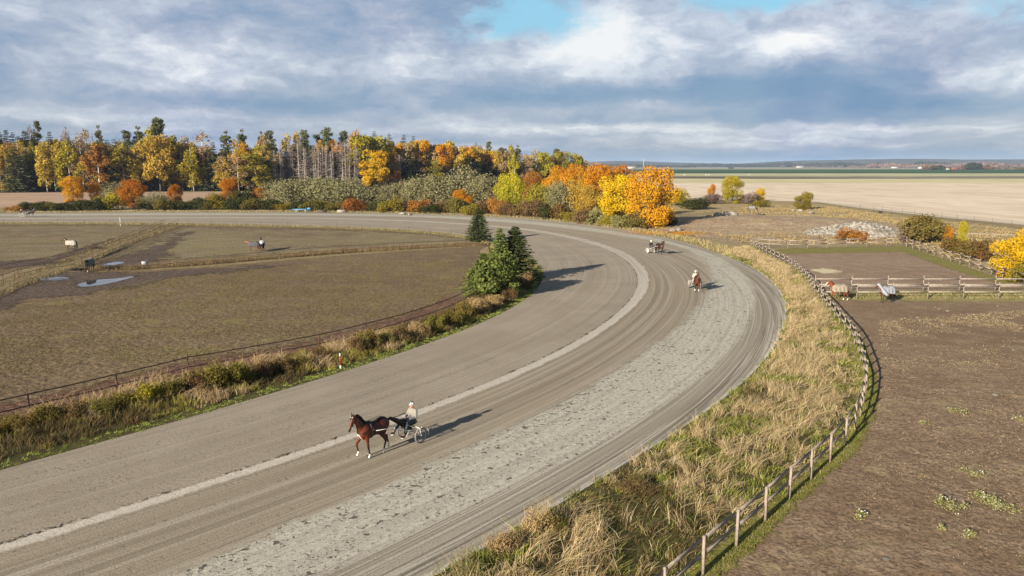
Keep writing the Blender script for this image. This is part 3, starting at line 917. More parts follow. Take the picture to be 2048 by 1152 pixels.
def proto_round(seed, h, w, per, leaf, k=16, stem=.16, ztint=0.0, bark=None, flat=.85, gap=0.0, lowz=.26):
    """broad leaved tree with a full lobed crown"""
    rng = np.random.default_rng(seed); lobes = [((0, 0, h * .58), w * .30)]
    for i in range(k):
        a = i * 2.4 + rng.uniform(-.4, .4); z = rng.uniform(lowz, .90)
        rr = w * .5 * math.sqrt(max(.05, 1 - ((z - .50) / .52) ** 2)) * rng.uniform(.50, .86)
        lobes.append(((rr * math.cos(a), rr * math.sin(a), h * z), w * rng.uniform(.085, .20)))
    lobes.append(((rng.normal(0, .04) * w, rng.normal(0, .04) * w, h * .87), w * .17))
    V, F, t = lobe_crown(rng, lobes, per, leaf, flat=flat, ztint=ztint, zr=(h * .2, h), gap=gap)
    V[:, 2] = np.maximum(V[:, 2], .05)
    tr = trunk_mb(h * .62, w * .038, w * .015, [(c, h * rng.uniform(stem, .4), w * .014) for c, r in lobes[1:9]], w * .008, rng)
    return tr.mesh('trunk', [bark or M_bark], True), new_mesh('crown', V, F, [PAL['orange']], tint=t)


def proto_birch(seed, h, w, per, leaf, gap=0.3):
    rng = np.random.default_rng(seed); lobes = []
    for i in range(34):
        z = rng.uniform(.16, .98); rr = w * .5 * max(.12, 1 - abs((z - .45) / .60) ** 2.0) * rng.uniform(.2, 1.0); a = i * 2.4 + rng.uniform(-.6, .6)
        lobes.append(((rr * math.cos(a), rr * math.sin(a), h * z), w * rng.uniform(.09, .19) * (1.15 - .4 * z)))
    V, F, t = lobe_crown(rng, lobes, per, leaf, drop=h * .06, flat=1.25, jitter=.9, gap=gap, shell=.35)
    tr = trunk_mb(h * .96, h * .010, h * .002, [(c, max(h * .12, c[2] - h * .1), h * .0025) for c, r in lobes[:16]], h * .003, rng)
    return tr.mesh('trunk', [M_birchbark], True), new_mesh('crown', V, F, [PAL['gold']], tint=t)


def proto_pine(seed, h, w, per, leaf, low=.30):
    rng = np.random.default_rng(seed); lobes = []
    for i in range(46):
        z = low + (.985 - low) * rng.random() ** .75; q = (z - low) / (1 - low)
        rr = w * .5 * ((1 - q) ** .6 * .9 + .1) * rng.uniform(.15, .95) * (.6 + .4 * min(1, q * 3)); a = i * 2.4 + rng.uniform(-.5, .5)
        lobes.append(((rr * math.cos(a), rr * math.sin(a), h * z), w * rng.uniform(.06, .15)))
    V, F, t = lobe_crown(rng, lobes, per, leaf, flat=.8, jitter=1.0, aspect=.55, shell=.2, gap=.2)
    tr = trunk_mb(h * .95, h * .013, h * .004, [(c, max(h * .2, c[2] - h * .05), h * .004) for c, r in lobes], h * .004, rng)
    return tr.mesh('trunk', [M_pinebark], True), new_mesh('crown', V, F, [PAL['pine']], tint=t)


def proto_spruce(seed, h, w, levels, branches, per, leaf, base=.04, droop=.22, ragged=.25):
    """whorls of drooping boughs, each bough a fan of needle sprays"""
    rng = np.random.default_rng(seed); C, N, T, S, tt = [], [], [], [], []
    mb = trunk_mb(h * .98, h * .015 + .02, .012, (), h * .002, rng)
    for l in range(levels):
        q = (l + rng.uniform(-.3, .3)) / levels; z = h * (base + (1 - base) * q); q = min(max(q, 0), 1)
        L0 = w * .5 * (1 - q) ** .85 * (1 if q > .08 else .75) + .02 * h
        for b in range(branches):
            a = b * 2 * math.pi / branches + l * 1.1 + rng.uniform(-.35, .35); L = L0 * rng.uniform(1 - ragged * 1.6, 1 + ragged * .7)
            d = np.array((math.cos(a), math.sin(a), 0)); u = np.linspace(.18, 1, per) ** .8
            zz = z - droop * L * u + .16 * L * u ** 3
            pts = d[None] * (u * L)[:, None] + np.c_[np.zeros(per), np.zeros(per), zz]
            side = np.array((-d[1], d[0], 0)); spread = rng.normal(0, .20, per) * L * (1.15 - u * .7)
            pts = pts + side * spread[:, None]; pts[:, 2] -= np.abs(spread) * .25 + rng.random(per) * .05 * L
            C.append(pts); nn = np.tile((0, 0, .55), (per, 1)) + d * .75 + rng.normal(0, .75, (per, 3)); N.append(unit(nn))
            T.append(unit(np.tile(d, (per, 1)) + side * rng.normal(0, .6, (per, 1)) + np.array((0, 0, -.35)))); S.append(leaf * rng.uniform(.7, 1.3, per) * (1.1 - .5 * q))
            tt.append(np.clip(rng.uniform(0, .5) + rng.random(per) * .3 + u * .25, 0, 1))
            if b % 3 == 0: mb.tube([(0, 0, z), d * L * .9 + np.array((0, 0, z - droop * L * .75))], [h * .003, h * .0008], 3, cap=False)
    C = np.concatenate(C); N = np.concatenate(N); T = np.concatenate(T); N = unit(N - T * (N * T).sum(1, keepdims=True))
    V, F = leaf_quads(C, N, np.concatenate(S), rng, .55, T)
    V[:, 2] = np.maximum(V[:, 2], .03)
    return mb.mesh('trunk', [M_bark], True), new_mesh('crown', V, F, [PAL['spruce']], tint=np.repeat(np.concatenate(tt), 4))


def proto_dead(seed, h, w):
    rng = np.random.default_rng(seed); mb = MB()
    tr = trunk_mb(h * .98, h * .010, h * .002, (), h * .003, rng)
    for i in range(150):
        q = rng.uniform(.16, .98); z = h * q; L = w * .5 * (1.05 - q) ** .6 * rng.uniform(.35, 1.1); a = rng.uniform(0, 6.283)
        d = np.array((math.cos(a), math.sin(a), 0))
        p0 = np.array((0, 0, z)); p1 = d * L * .6 + (0, 0, z - .05 * L); p2 = d * L + (0, 0, z - rng.uniform(.1, .45) * L)
        mb.tube([p0, p1, p2], [h * .0032, h * .0024, h * .001], 3, cap=False)
        if rng.random() < .8:
            s = np.array((-d[1], d[0], 0)) * rng.choice((-1, 1)); mb.tube([p1, p1 + (d * .5 + s * .6) * L * .5 + (0, 0, -.12 * L)], [h * .002, h * .0008], 3, cap=False)
    return tr.mesh('trunk', [M_greywood], True), mb.mesh('crown', [M_greywood])


def proto_bush(seed, h, w, per, leaf, k=12, stems=7, flat=.9, gap=.25, bark=None, wisp=.0):
    rng = np.random.default_rng(seed); lobes = []
    for i in range(k):
        a = i * 2.4 + rng.uniform(-.5, .5); q = rng.random(); rr = w * .5 * rng.uniform(.15, .8); z = h * (.72 * math.sqrt(max(0, 1 - (rr / (w * .52)) ** 2)) * (.35 + .65 * q))
        lobes.append(((rr * math.cos(a), rr * math.sin(a), max(h * .14, z)), min(w, h * 1.3) * rng.uniform(.14, .27)))
    V, F, t = lobe_crown(rng, lobes, per, leaf, flat=flat, jitter=.8, gap=gap, shell=.55)
    if wisp: V[:, 2] += np.repeat(rng.random(len(V) // 4) ** 3 * wisp * h, 4)
    V[:, 2] = np.maximum(V[:, 2], .02)
    mb = MB()
    for i in range(stems):
        c = lobes[i % len(lobes)][0]; p = np.array((c[0] * .25, c[1] * .25, -.02)); q = np.array(c) + rng.normal(0, .05, 3) * w
        mb.tube([p, p * .4 + q * .6 + np.array((0, 0, -.05 * h)), q + np.array((0, 0, h * .10))], [h * .018, h * .012, h * .004], 4, cap=False)
    return mb.mesh('stems', [bark or M_bark], True), new_mesh('foliage', V, F, [PAL['hedge']], tint=t)


# prototypes: kind -> (height, [ (wood mesh, leaf mesh) ])
PROTO = {
    'maple': (12, [proto_round(s, 12, 11, 15000, .32, k=40, ztint=z, gap=.24, lowz=.03) for s, z in ((1, .36), (2, .40), (3, .28))]),
    'fartree': (18, [proto_round(s, 18, 12, 4200, .66, k=24, stem=.3, gap=.3, lowz=.2) for s in (11, 12, 13, 14)]),
    'birch': (22, [proto_birch(s, 22, 8.5, 3600, .58) for s in (21, 22, 23, 24)]),
    'bare': (22, [proto_birch(s, 22, 8.5, 1300, .50, gap=.5) for s in (31, 32)]),
    'pine': (24, [proto_pine(s, 24, 9, 3200, .66) for s in (41, 42, 43)]),
    'tallpine': (24, [proto_pine(s, 24, 7, 2600, .62, low=.30) for s in (44, 45)]),
    'spruce': (24, [proto_spruce(s, 24, 7.5, 40, 11, 8, .95, base=.02, ragged=.4) for s in (51, 52, 53, 54)]),
    'dead': (22, [proto_dead(s, 22, 4.6) for s in (61, 62, 63, 64)]),
    'sagebush': (9, [proto_bush(s, 9, 11, 8000, .33, k=22, stems=12, bark=M_palebark, gap=.35, wisp=.05) for s in (71, 72, 73, 74)]),
    'bush': (3.4, [proto_bush(s, 3.4, 5.2, 4200, .22, k=16) for s in (81, 82, 83, 84)]),
    'nearspruce': (7, [proto_spruce(s, 7, 4.0, 46, 12, 11, .36, base=.03, droop=.14, ragged=.32) for s in (91, 92)]),
    'bushpine': (6, [proto_bush(95, 6, 5.6, 12000, .30, k=26, stems=9, flat=.8, gap=.15)]),
    'bramble': (1.5, [proto_bush(s, 1.5, 3.2, 4200, .105, k=16, stems=12, gap=.3, wisp=.25) for s in (101, 102, 103, 104)]),
    'drybush': (1.6, [proto_bush(s, 1.6, 2.2, 4500, .075, k=12, stems=26, gap=.5, wisp=.3) for s in (111, 112)]),
}


def plant(kind, var, loc, h, wf, pal, label, cat, group=None, name='tree', rz=None, bark=None):
    H0, L = PROTO[kind]; wood, leaf = L[var % len(L)]
    s = h / H0
    o = empty(name, (float(loc[0]), float(loc[1]), float(loc[2]) if len(loc) > 2 else 0.0), rz if rz is not None else float(RNG.uniform(0, 6.28)))
    o.scale = (s * wf, s * wf, s)
    a = add_obj(wood.name.split('.')[0], wood, o); b = add_obj(leaf.name.split('.')[0], leaf, o)
    if pal:
        b.material_slots[0].link = 'OBJECT'; b.material_slots[0].material = PAL[pal]
    if bark:
        a.material_slots[0].link = 'OBJECT'; a.material_slots[0].material = bark
    tag(o, label, cat, group)
    return o


W0 = {'maple': 11, 'fartree': 12, 'birch': 8.5, 'bare': 8.5, 'pine': 9, 'tallpine': 7, 'spruce': 7.5, 'dead': 4.6, 'sagebush': 11, 'bush': 5.2, 'nearspruce': 4.0, 'bushpine': 5.6, 'bramble': 3.2, 'drybush': 2.2}


WIDER = {'birch': 1.5, 'bare': 1.4, 'fartree': 1.05, 'pine': 1.35, 'tallpine': 1.2, 'spruce': 1.45, 'maple': .95, 'nearspruce': 1.25, 'dead': 1.2, 'sagebush': 1.15, 'bushpine': 1.12, 'bush': 1.25}


def plant_px(kind, var, u, vb, vt, wpx, pal, label, cat, group=None, name='tree', Y=None, bark=None):
    """a plant whose foot is seen at (u, vb), its top at row vt, wpx wide"""
    if Y is not None:                                    # foot hidden: the distance is known instead
        x, y, z = ray(u, 380); loc = np.array((x * Y / y, Y, 0.0)); t = Y / y
    else:
        loc = P(u, vb); t = loc[1] / ray(u, vb)[1]
    xt, yt, zt = ray(u, vt); h = CAM_H + zt * loc[1] / yt
    w = wpx * t
    wf = w * WIDER.get(kind, 1.15) / W0[kind] / (h / PROTO[kind][0])
    return plant(kind, var, loc, h, wf, pal, label, cat, group, name, bark=bark)


# ---------------------------------------------------------------- the forest
def edge_Y(u): return float(np.interp(u, [-400, 0, 480, 700, 1000, 1160], [352, 362, 378, 398, 440, 478]))


ORD = ['first', 'second', 'third', 'fourth', 'fifth', 'sixth', 'seventh', 'eighth', 'ninth', 'tenth', 'eleventh', 'twelfth', 'thirteenth', 'fourteenth', 'fifteenth', 'sixteenth',
       'seventeenth', 'eighteenth', 'nineteenth', 'twentieth', 'twenty-first', 'twenty-second', 'twenty-third', 'twenty-fourth', 'twenty-fifth', 'twenty-sixth', 'twenty-seventh', 'twenty-eighth', 'twenty-ninth', 'thirtieth']
ORD += ['thirty-' + o for o in ORD[:9]]
DESC = {('birch', 'gold'): ('golden birch', 'birch_tree', 'birch'), ('birch', 'lemon'): ('lemon yellow birch', 'birch_tree', 'birch'), ('birch', 'tan'): ('pale tan birch', 'birch_tree', 'birch'),
        ('birch', 'rust'): ('rusty brown birch', 'birch_tree', 'birch'), ('birch', 'olive'): ('olive green birch', 'birch_tree', 'birch'), ('bare', 'tan'): ('nearly bare pale birch', 'birch_tree', 'birch'), ('birch', 'orange'): ('orange birch', 'birch_tree', 'birch'),
        ('birch', 'amber'): ('amber birch', 'birch_tree', 'birch'), ('bare', 'mauve'): ('bare brownish birch', 'birch_tree', 'birch'),
        ('pine', 'pine'): ('broad green pine', 'pine_tree', 'pine'), ('tallpine', 'pine'): ('tall bare-stemmed pine', 'pine_tree', 'pine'), ('spruce', 'spruce'): ('dark green spruce', 'spruce_tree', 'spruce'),
        ('spruce', 'pine'): ('lighter green spruce', 'spruce_tree', 'spruce'), ('dead', None): ('dead grey spruce', 'dead_spruce', 'dead tree'), ('fartree', 'gold'): ('round golden tree', 'broadleaf_tree', 'tree'),
        ('fartree', 'yellow'): ('round bright yellow tree', 'broadleaf_tree', 'tree'), ('fartree', 'olive'): ('round olive green tree', 'broadleaf_tree', 'tree'), ('fartree', 'rust'): ('round rusty brown tree', 'broadleaf_tree', 'tree'),
        ('fartree', 'lime'): ('round yellow-green tree', 'broadleaf_tree', 'tree'), ('fartree', 'tan'): ('round pale tan tree', 'broadleaf_tree', 'tree'), ('fartree', 'amber'): ('round amber tree', 'broadleaf_tree', 'tree'), ('fartree', 'brown'): ('round brown tree', 'broadleaf_tree', 'tree')}
# what stands below or in front of each stretch of the forest
STRETCH = [(-999, 120, 'left of the round orange maple'), (120, 215, 'behind the two small orange maples'), (215, 335, 'behind the dark red-orange maple'), (335, 440, 'behind the thin red sapling'),
           (440, 545, 'right of the gap in the treetops'), (545, 725, 'behind the wide grey-green willows'), (725, 860, 'around the tall bright yellow maple'), (860, 1010, 'above the silver willow crowns'), (1010, 9999, 'at the right end of the forest')]
forest = []                                              # (u, depth behind the edge, kind, palette, top row, width px)
for row in [
    (3, 3, 'birch', 'gold', 292, 24), (15, 2, 'birch', 'gold', 290, 26), (34, 0, 'spruce', 'pine', 293, 44), (58, 3, 'spruce', 'pine', 300, 34), (95, 1, 'birch', 'gold', 282, 32), (112, 3, 'birch', 'gold', 290, 26),
    (124, 2, 'birch', 'gold', 280, 28), (141, 1, 'birch', 'lemon', 278, 32), (168, 2, 'bare', 'tan', 262, 34), (182, 3, 'bare', 'tan', 256, 30), (199, 0, 'birch', 'rust', 291, 46), (208, 12, 'tallpine', 'pine', 250, 24),
    (229, 2, 'spruce', 'spruce', 287, 26), (250, 2, 'birch', 'olive', 293, 44), (243, 14, 'bare', 'tan', 276, 36), (262, 9, 'tallpine', 'pine', 262, 38), (285, 10, 'tallpine', 'pine', 252, 34), (310, 10, 'birch', 'lemon', 248, 36),
    (325, 12, 'pine', 'pine', 237, 46), (322, 2, 'fartree', 'gold', 268, 64), (352, 6, 'birch', 'olive', 272, 34), (372, 8, 'birch', 'tan', 268, 34), (388, 1, 'birch', 'lemon', 289, 32), (410, 6, 'bare', 'tan', 262, 46), (424, 4, 'spruce', 'pine', 296, 34), (432, 9, 'spruce', 'spruce', 283, 22),
    (447, 2, 'birch', 'gold', 312, 28), (459, 8, 'tallpine', 'pine', 261, 34), (490, 12, 'tallpine', 'pine', 258, 30), (485, 5, 'fartree', 'yellow', 277, 36), (478, 0, 'bare', 'tan', 312, 44), (470, 4, 'birch', 'tan', 300, 30), (512, 0, 'fartree', 'olive', 306, 66), (530, 8, 'birch', 'tan', 268, 30),
    (538, 4, 'spruce', 'pine', 285, 26), (528, 14, 'tallpine', 'pine', 262, 24), (545, 12, 'pine', 'pine', 258, 34), (576, 14, 'birch', 'gold', 264, 30), (600, 16, 'birch', 'gold', 262, 26), (612, 13, 'pine', 'pine', 261, 36), (640, 16, 'pine', 'pine', 266, 34), (660, 14, 'pine', 'pine', 256, 40), (690, 15, 'pine', 'pine', 263, 30), (671, 12, 'birch', 'amber', 276, 34), (646, 11, 'birch', 'gold', 279, 30),
    (712, 13, 'birch', 'amber', 259, 28), (735, 6, 'fartree', 'lime', 268, 92), (757, 5, 'fartree', 'lime', 275, 50), (752, -2, 'fartree', 'yellow', 297, 56), (762, -1.5, 'fartree', 'yellow', 300, 34), (748, -3, 'fartree', 'yellow', 322, 50), (793, -2, 'birch', 'yellow' if False else 'amber', 341, 24), (752, 16, 'spruce', 'pine', 261, 26), (781, 16, 'spruce', 'pine', 265, 26), (810, 17, 'spruce', 'pine', 268, 24), (829, 18, 'spruce', 'pine', 271, 22),
    (802, 2, 'bare', 'mauve', 308, 34), (822, 1, 'spruce', 'spruce', 300, 34), (838, 3, 'fartree', 'brown', 312, 40), (900, 0, 'spruce', 'spruce', 309, 34), (944, 0, 'pine', 'spruce', 312, 46), (868, 2, 'fartree', 'olive', 318, 40), (925, 3, 'fartree', 'gold', 306, 36),
    (978, 10, 'tallpine', 'pine', 284, 24), (950, 14, 'bare', 'mauve', 282, 22), (1005, 8, 'pine', 'pine', 296, 28), (1022, 6, 'birch', 'lemon', 289, 30), (1035, 5, 'tallpine', 'pine', 290, 22), (1028, 1, 'birch', 'lemon', 309, 20), (1050, 3, 'fartree', 'tan', 305, 34), (1072, 6, 'bare', 'tan', 298, 26), (1088, 3, 'fartree', 'lime', 303, 38), (1120, 4, 'fartree', 'pine' if False else 'olive', 300, 34), (1112, 6, 'pine', 'pine', 298, 26), (1146, 4, 'fartree', 'lime', 303, 36), (1160, 5, 'fartree', 'rust', 310, 22)]:
    forest.append(row)
for u, t in [(4, 254), (12, 262), (24, 257), (37, 263), (48, 270), (60, 258), (66, 266), (79, 262), (110, 262), (54, 275)]:
    forest.append((u, 9 + (u * 7 % 5), 'spruce', 'spruce', t, 24))
forest += [(86, 12, 'tallpine', 'pine', 243, 28), (70, 14, 'bare', 'mauve', 250, 20), (140, 13, 'bare', 'mauve', 252, 24)]
for k in range(34):                                      # the stand of dead spruces
    u = 548 + k * 5.3 + RNG.uniform(-2.5, 2.5)
    forest.append((u, float(RNG.uniform(0, 7)), 'dead', None, float(np.interp(u, [545, 600, 650, 725], [287, 282, 286, 290]) + RNG.uniform(-10, 14)), 22))
for k in range(40):                                      # golden birches that close the front
    u = -8 + k * 13.9 + RNG.uniform(-4, 4)
    forest.append((u, float(RNG.uniform(3, 8)), 'birch', ['gold', 'gold', 'rust', 'lemon', 'gold', 'tan', 'olive'][k % 7], float(np.interp(u, [0, 250, 330, 440, 540], [286, 288, 284, 304, 292]) + RNG.uniform(-8, 16)), float(RNG.uniform(24, 36))))
for k in range(30):                                      # broad crowns behind the birches
    u = 6 + k * 18.6 + RNG.uniform(-5, 5)
    forest.append((u, float(RNG.uniform(9, 13)), 'fartree', ['gold', 'olive', 'tan', 'gold', 'lime'][k % 5], float(np.interp(u, [0, 250, 330, 440, 560], [280, 283, 274, 300, 284]) + RNG.uniform(-4, 14)), float(RNG.uniform(30, 42))))
for k in range(20):                                      # the golden back of the forest
    u = 785 + k * 11.5 + RNG.uniform(-4, 4)
    forest.append((u, float(RNG.uniform(5, 12)), 'fartree', ['gold', 'amber', 'gold', 'tan'][k % 4], float(np.interp(u, [780, 870, 1000], [278, 279, 296]) + RNG.uniform(-3, 9)), float(RNG.uniform(28, 42))))
for k in range(96):                                      # rows behind, that close the gaps
    u = -60 + k * 12.9 + RNG.uniform(-5, 5)
    base_t = float(np.interp(u, [-60, 250, 330, 440, 700, 1000, 1160], [272, 275, 270, 300, 282, 300, 312]))
    kd, pl = [('birch', 'gold'), ('spruce', 'spruce'), ('fartree', 'olive'), ('birch', 'lemon'), ('pine', 'pine'), ('fartree', 'gold'), ('birch', 'tan')][k % 7]
    if 780 < u: kd, pl = [('fartree', 'gold'), ('spruce', 'spruce'), ('fartree', 'rust'), ('birch', 'gold')][k % 4]
    forest.append((u, 12 + 14 * RNG.random(), kd, pl, base_t + RNG.uniform(0, 16), 34))
for k in range(70):                                      # dark undergrowth spruces close to the edge
    u = -50 + k * 17.6 + RNG.uniform(-6, 6)
    if 745 < u < 780: continue
    forest.append((u, (5 if u < 545 or u > 730 else 8) + 6 * RNG.random(), 'spruce', 'spruce', float(np.interp(u, [0, 700, 1160], [306, 306, 335]) + RNG.uniform(-10, 18)), 40))
names = {}
for rec in forest:
    u, dp, kd, pl, vt, w = rec
    st = [s for s in STRETCH if s[0] <= u < s[1]][0][2]
    names.setdefault((kd, pl, st, dp > 8.5), []).append(rec)
for (kd, pl, st, back), recs in names.items():
    recs.sort(key=lambda r: r[0])
    ds, nm, cat = DESC.get((kd, pl), (f'{pl} tree', 'broadleaf_tree', 'tree'))
    where = 'forest back' if back else 'forest front'
    for i, (u, dp, kd_, pl_, vt, w) in enumerate(recs):
        if kd == 'dead': lab = f'{ORD[i]} {ds} from the left {st}'
        elif len(recs) == 1: lab = f'{ds} {where}, {st}'
        else: lab = f'{ORD[i]} {ds} from left, {where}, {st}'
        plant_px(kd, int(RNG.integers(0, 4)), u, None, vt, w, pl, lab, cat, {'dead tree': 'dead grey spruces in the forest'}.get(cat, f'{cat} trees of the forest' if cat != 'tree' else 'broadleaf trees of the forest'), nm, Y=edge_Y(u) + dp * 2.0)

# ---------------------------------------------------------------- hedge and trees along the outside of the far bend
hedge = [
    # kind, var, u, foot row, top row, width px, palette, label, category, name
    ('maple', 0, 147, 404, 352, 48, 'orange', 'round orange maple alone in front of the ploughed field', 'maple', 'maple_tree'),
    ('maple', 1, 195, 402, 365, 34, 'orange', 'small orange maple just left of the grey-green bush', 'maple', 'maple_tree'),
    ('sagebush', 0, 243, 410, 356, 64, 'sage', 'grey-green willow bush between two orange maples', 'bush', 'willow_bush'),
    ('bush', 0, 218, 419, 382, 46, 'lemon', 'bright yellow bush below the grey-green willow', 'bush', 'yellow_bush'),
    ('maple', 2, 267, 415, 358, 60, 'red', 'large dark red-orange maple with yellow lower leaves', 'maple', 'maple_tree'),
    ('sagebush', 1, 312, 418, 381, 60, 'sage', 'low grey-green bush right of the dark red-orange maple', 'bush', 'willow_bush'),
    ('maple', 1, 352, 410, 368, 30, 'red', 'thin red sapling rising from the hedge', 'maple', 'maple_tree'),
    ('maple', 0, 461, 412, 356, 42, 'orange', 'orange maple at the left foot of the olive tree', 'maple', 'maple_tree'),
    ('bush', 1, 434, 414, 384, 44, 'olive', 'olive bush left of the orange maple', 'bush', 'olive_bush'),
    ('bush', 2, 492, 416, 372, 50, 'hedge', 'dark green bush right of the orange maple', 'bush', 'dark_bush'),
    ('maple', 2, 521, 415, 374, 40, 'red', 'red-orange bush at the left end of the grey willows', 'maple', 'maple_tree'),
    ('sagebush', 2, 574, 416, 362, 82, 'sage', 'first wide grey-green willow right of the red bush', 'willow', 'willow_bush'),
    ('sagebush', 3, 612, 414, 354, 84, 'sage', 'grey-green willow standing above the blue harrow', 'willow', 'willow_bush'),
    ('sagebush', 0, 655, 416, 352, 96, 'sage', 'tall grey-green willow below the dead spruces', 'willow', 'willow_bush'),
    ('sagebush', 1, 700, 416, 360, 84, 'sage', 'grey-green willow left of the small dark spruce', 'willow', 'willow_bush'),
    ('nearspruce', 0, 753, 414, 355, 38, 'spruce', 'small dark spruce alone among the grey willows', 'spruce', 'spruce_tree'),
    ('sagebush', 2, 790, 417, 368, 76, 'sage', 'grey-green willow right of the small dark spruce', 'willow', 'willow_bush'),
    ('nearspruce', 1, 822, 400, 338, 26, 'spruce', 'slim dark spruce behind the grey willows', 'spruce', 'spruce_tree'),
    ('sagebush', 3, 838, 418, 352, 80, 'sage', 'grey-green willow in front of the slim dark spruce', 'willow', 'willow_bush'),
    ('sagebush', 0, 880, 420, 346, 96, 'sage', 'silver willow with pale bare stems', 'willow', 'willow_bush'),
    ('sagebush', 1, 932, 418, 337, 104, 'sage', 'tallest silver willow with leaning crown', 'willow', 'willow_bush'),
    ('sagebush', 2, 975, 420, 350, 84, 'sage', 'silver willow left of the yellow-green maple', 'willow', 'willow_bush'),
    ('maple', 1, 925, 426, 378, 46, 'orange', 'low orange tree in front of the silver willows', 'maple', 'maple_tree'),
    ('maple', 2, 1021, 424, 345, 66, 'lemon', 'round yellow-green maple behind the track bend', 'maple', 'maple_tree'),
    ('maple', 0, 1066, 418, 343, 50, 'rust', 'rusty red tree right of the yellow-green maple', 'maple', 'maple_tree'),
    ('sagebush', 3, 1083, 430, 356, 66, 'olive', 'olive bush in front of the rusty red tree', 'bush', 'willow_bush'),
    ('maple', 1, 1112, 420, 331, 60, 'orange', 'orange tree first of the orange row', 'maple', 'maple_tree'),
    ('sagebush', 0, 1128, 434, 350, 72, 'sage', 'grey-green bush in front of the orange row', 'bush', 'willow_bush'),
    ('maple', 2, 1146, 424, 327, 58, 'orange', 'orange tree behind the grey-green bush', 'maple', 'maple_tree'),
    ('sagebush', 2, 1172, 438, 342, 66, 'gold', 'golden bush touching the left of the amber trees', 'bush', 'willow_bush'),
    ('maple', 0, 1197, 440, 327, 72, 'amber', 'amber tree with pointed top in the row', 'maple', 'maple_tree'),
    ('maple', 1, 1182, 444, 368, 60, 'gold', 'low golden tree in front of the pointed one', 'maple', 'maple_tree'),
    ('maple', 2, 1243, 436, 329, 64, 'orange', 'orange-topped tree left of the biggest maple', 'maple', 'maple_tree'),
    ('maple', 0, 1238, 450, 350, 90, 'yellow', 'bright yellow maple in front of the orange-topped tree', 'maple', 'maple_tree'),
    ('maple', 2, 1300, 456, 331, 104, 'amber', 'biggest orange and yellow maple at the end of the row', 'maple', 'maple_tree'),
    ('bush', 1, 1353, 410, 374, 46, 'lemon', 'yellow-green bush right of the biggest maple', 'bush', 'yellow_bush'),
    ('bush', 2, 1388, 418, 392, 56, 'hedge', 'dark green bush beside the paddock right of the biggest maple', 'bush', 'dark_bush'),
    ('bush', 3, 1422, 407, 384, 36, 'mauve', 'bare brownish bush left of the lone yellow maple', 'bush', 'bare_bush'),
    ('maple', 1, 1422, 404, 367, 18, 'orange', 'small orange sapling left of the lone yellow maple', 'maple', 'maple_tree'),
    ('maple', 0, 1463, 407, 352, 46, 'lemon', 'lone yellow maple in the open field', 'maple', 'maple_tree'),
    ('bush', 0, 1500, 407, 382, 40, 'mauve', 'bare brownish bush right of the lone yellow maple', 'bush', 'bare_bush'),
    ('maple', 2, 1520, 402, 375, 20, 'yellow', 'small yellow sapling in the open field', 'maple', 'maple_tree'),
    ('bush', 1, 1520, 414, 397, 36, 'olive', 'low olive bush below the small yellow sapling', 'bush', 'olive_bush'),
    ('maple', 1, 1607, 419, 383, 40, 'olive', 'lone olive and rust tree by the farm lane', 'tree', 'broadleaf_tree'),
    ('bush', 3, 1850, 484, 424, 84, 'mixed', 'large brown and green thicket behind the rail fence', 'bush', 'thicket_bush'),
    ('bush', 0, 1822, 482, 440, 44, 'mauve', 'twiggy grey-brown bush at the left of the thicket', 'bush', 'bare_bush'),
    ('maple', 2, 1894, 488, 452, 20, 'amber', 'small amber sapling in the thicket', 'maple', 'maple_tree'),
    ('maple', 0, 1922, 502, 442, 20, 'lemon', 'slim lemon yellow sapling behind the rail fence', 'maple', 'maple_tree'),
    ('bush', 1, 1902, 506, 470, 44, 'mixed', 'rusty bush below the amber sapling', 'bush', 'thicket_bush'),
    ('bush', 2, 1948, 518, 473, 62, 'mixed', 'green and brown bush left of the yellow maple', 'bush', 'thicket_bush'),
    ('maple', 1, 2034, 556, 457, 96, 'yellow', 'bright yellow maple cut by the right edge', 'maple', 'maple_tree'),
    ('bush', 3, 2056, 566, 520, 60, 'olive', 'olive bush below the bright yellow maple', 'bush', 'olive_bush'),
    ('bush', 0, 1698, 481, 453, 50, 'rust', 'reddish bush growing before the stone heap', 'bush', 'reddish_bush'),
]
for kd, va, u, vb, vt, w, pl, lab, cat, nm in hedge:
    if cat == 'willow': vt -= 9
    plant_px(kd, va, u, vb, vt, w, pl, lab, cat, {'willow': 'grey-green willows behind the far bend', 'maple': 'autumn maples around the track'}.get(cat), nm)
# clipped dark hedge at the left, bush by bush
hl = [(28, 423, 410, 30, 'rust'), (55, 421, 402, 34, 'hedge'), (80, 421, 400, 36, 'hedge'), (106, 421, 402, 38, 'bramble'), (132, 421, 400, 38, 'hedge'), (160, 421, 397, 40, 'hedge'), (186, 421, 395, 40, 'hedge'), (206, 420, 392, 34, 'hedge'),
      (296, 420, 398, 46, 'hedge'), (330, 420, 396, 44, 'bramble'), (372, 419, 398, 44, 'hedge'), (404, 419, 392, 42, 'hedge'), (428, 419, 396, 40, 'olive'), (470, 419, 393, 46, 'hedge'), (505, 419, 392, 44, 'bramble'), (540, 419, 396, 46, 'hedge')]
for i, (u, vb, vt, w, pl) in enumerate(hl):
    plant_px('bush', i, u, vb, vt, w, pl, f'{ORD[i]} low hedge bush from the left along the far straight', 'bush', 'low hedge bushes along the far straight', 'hedge_bush')
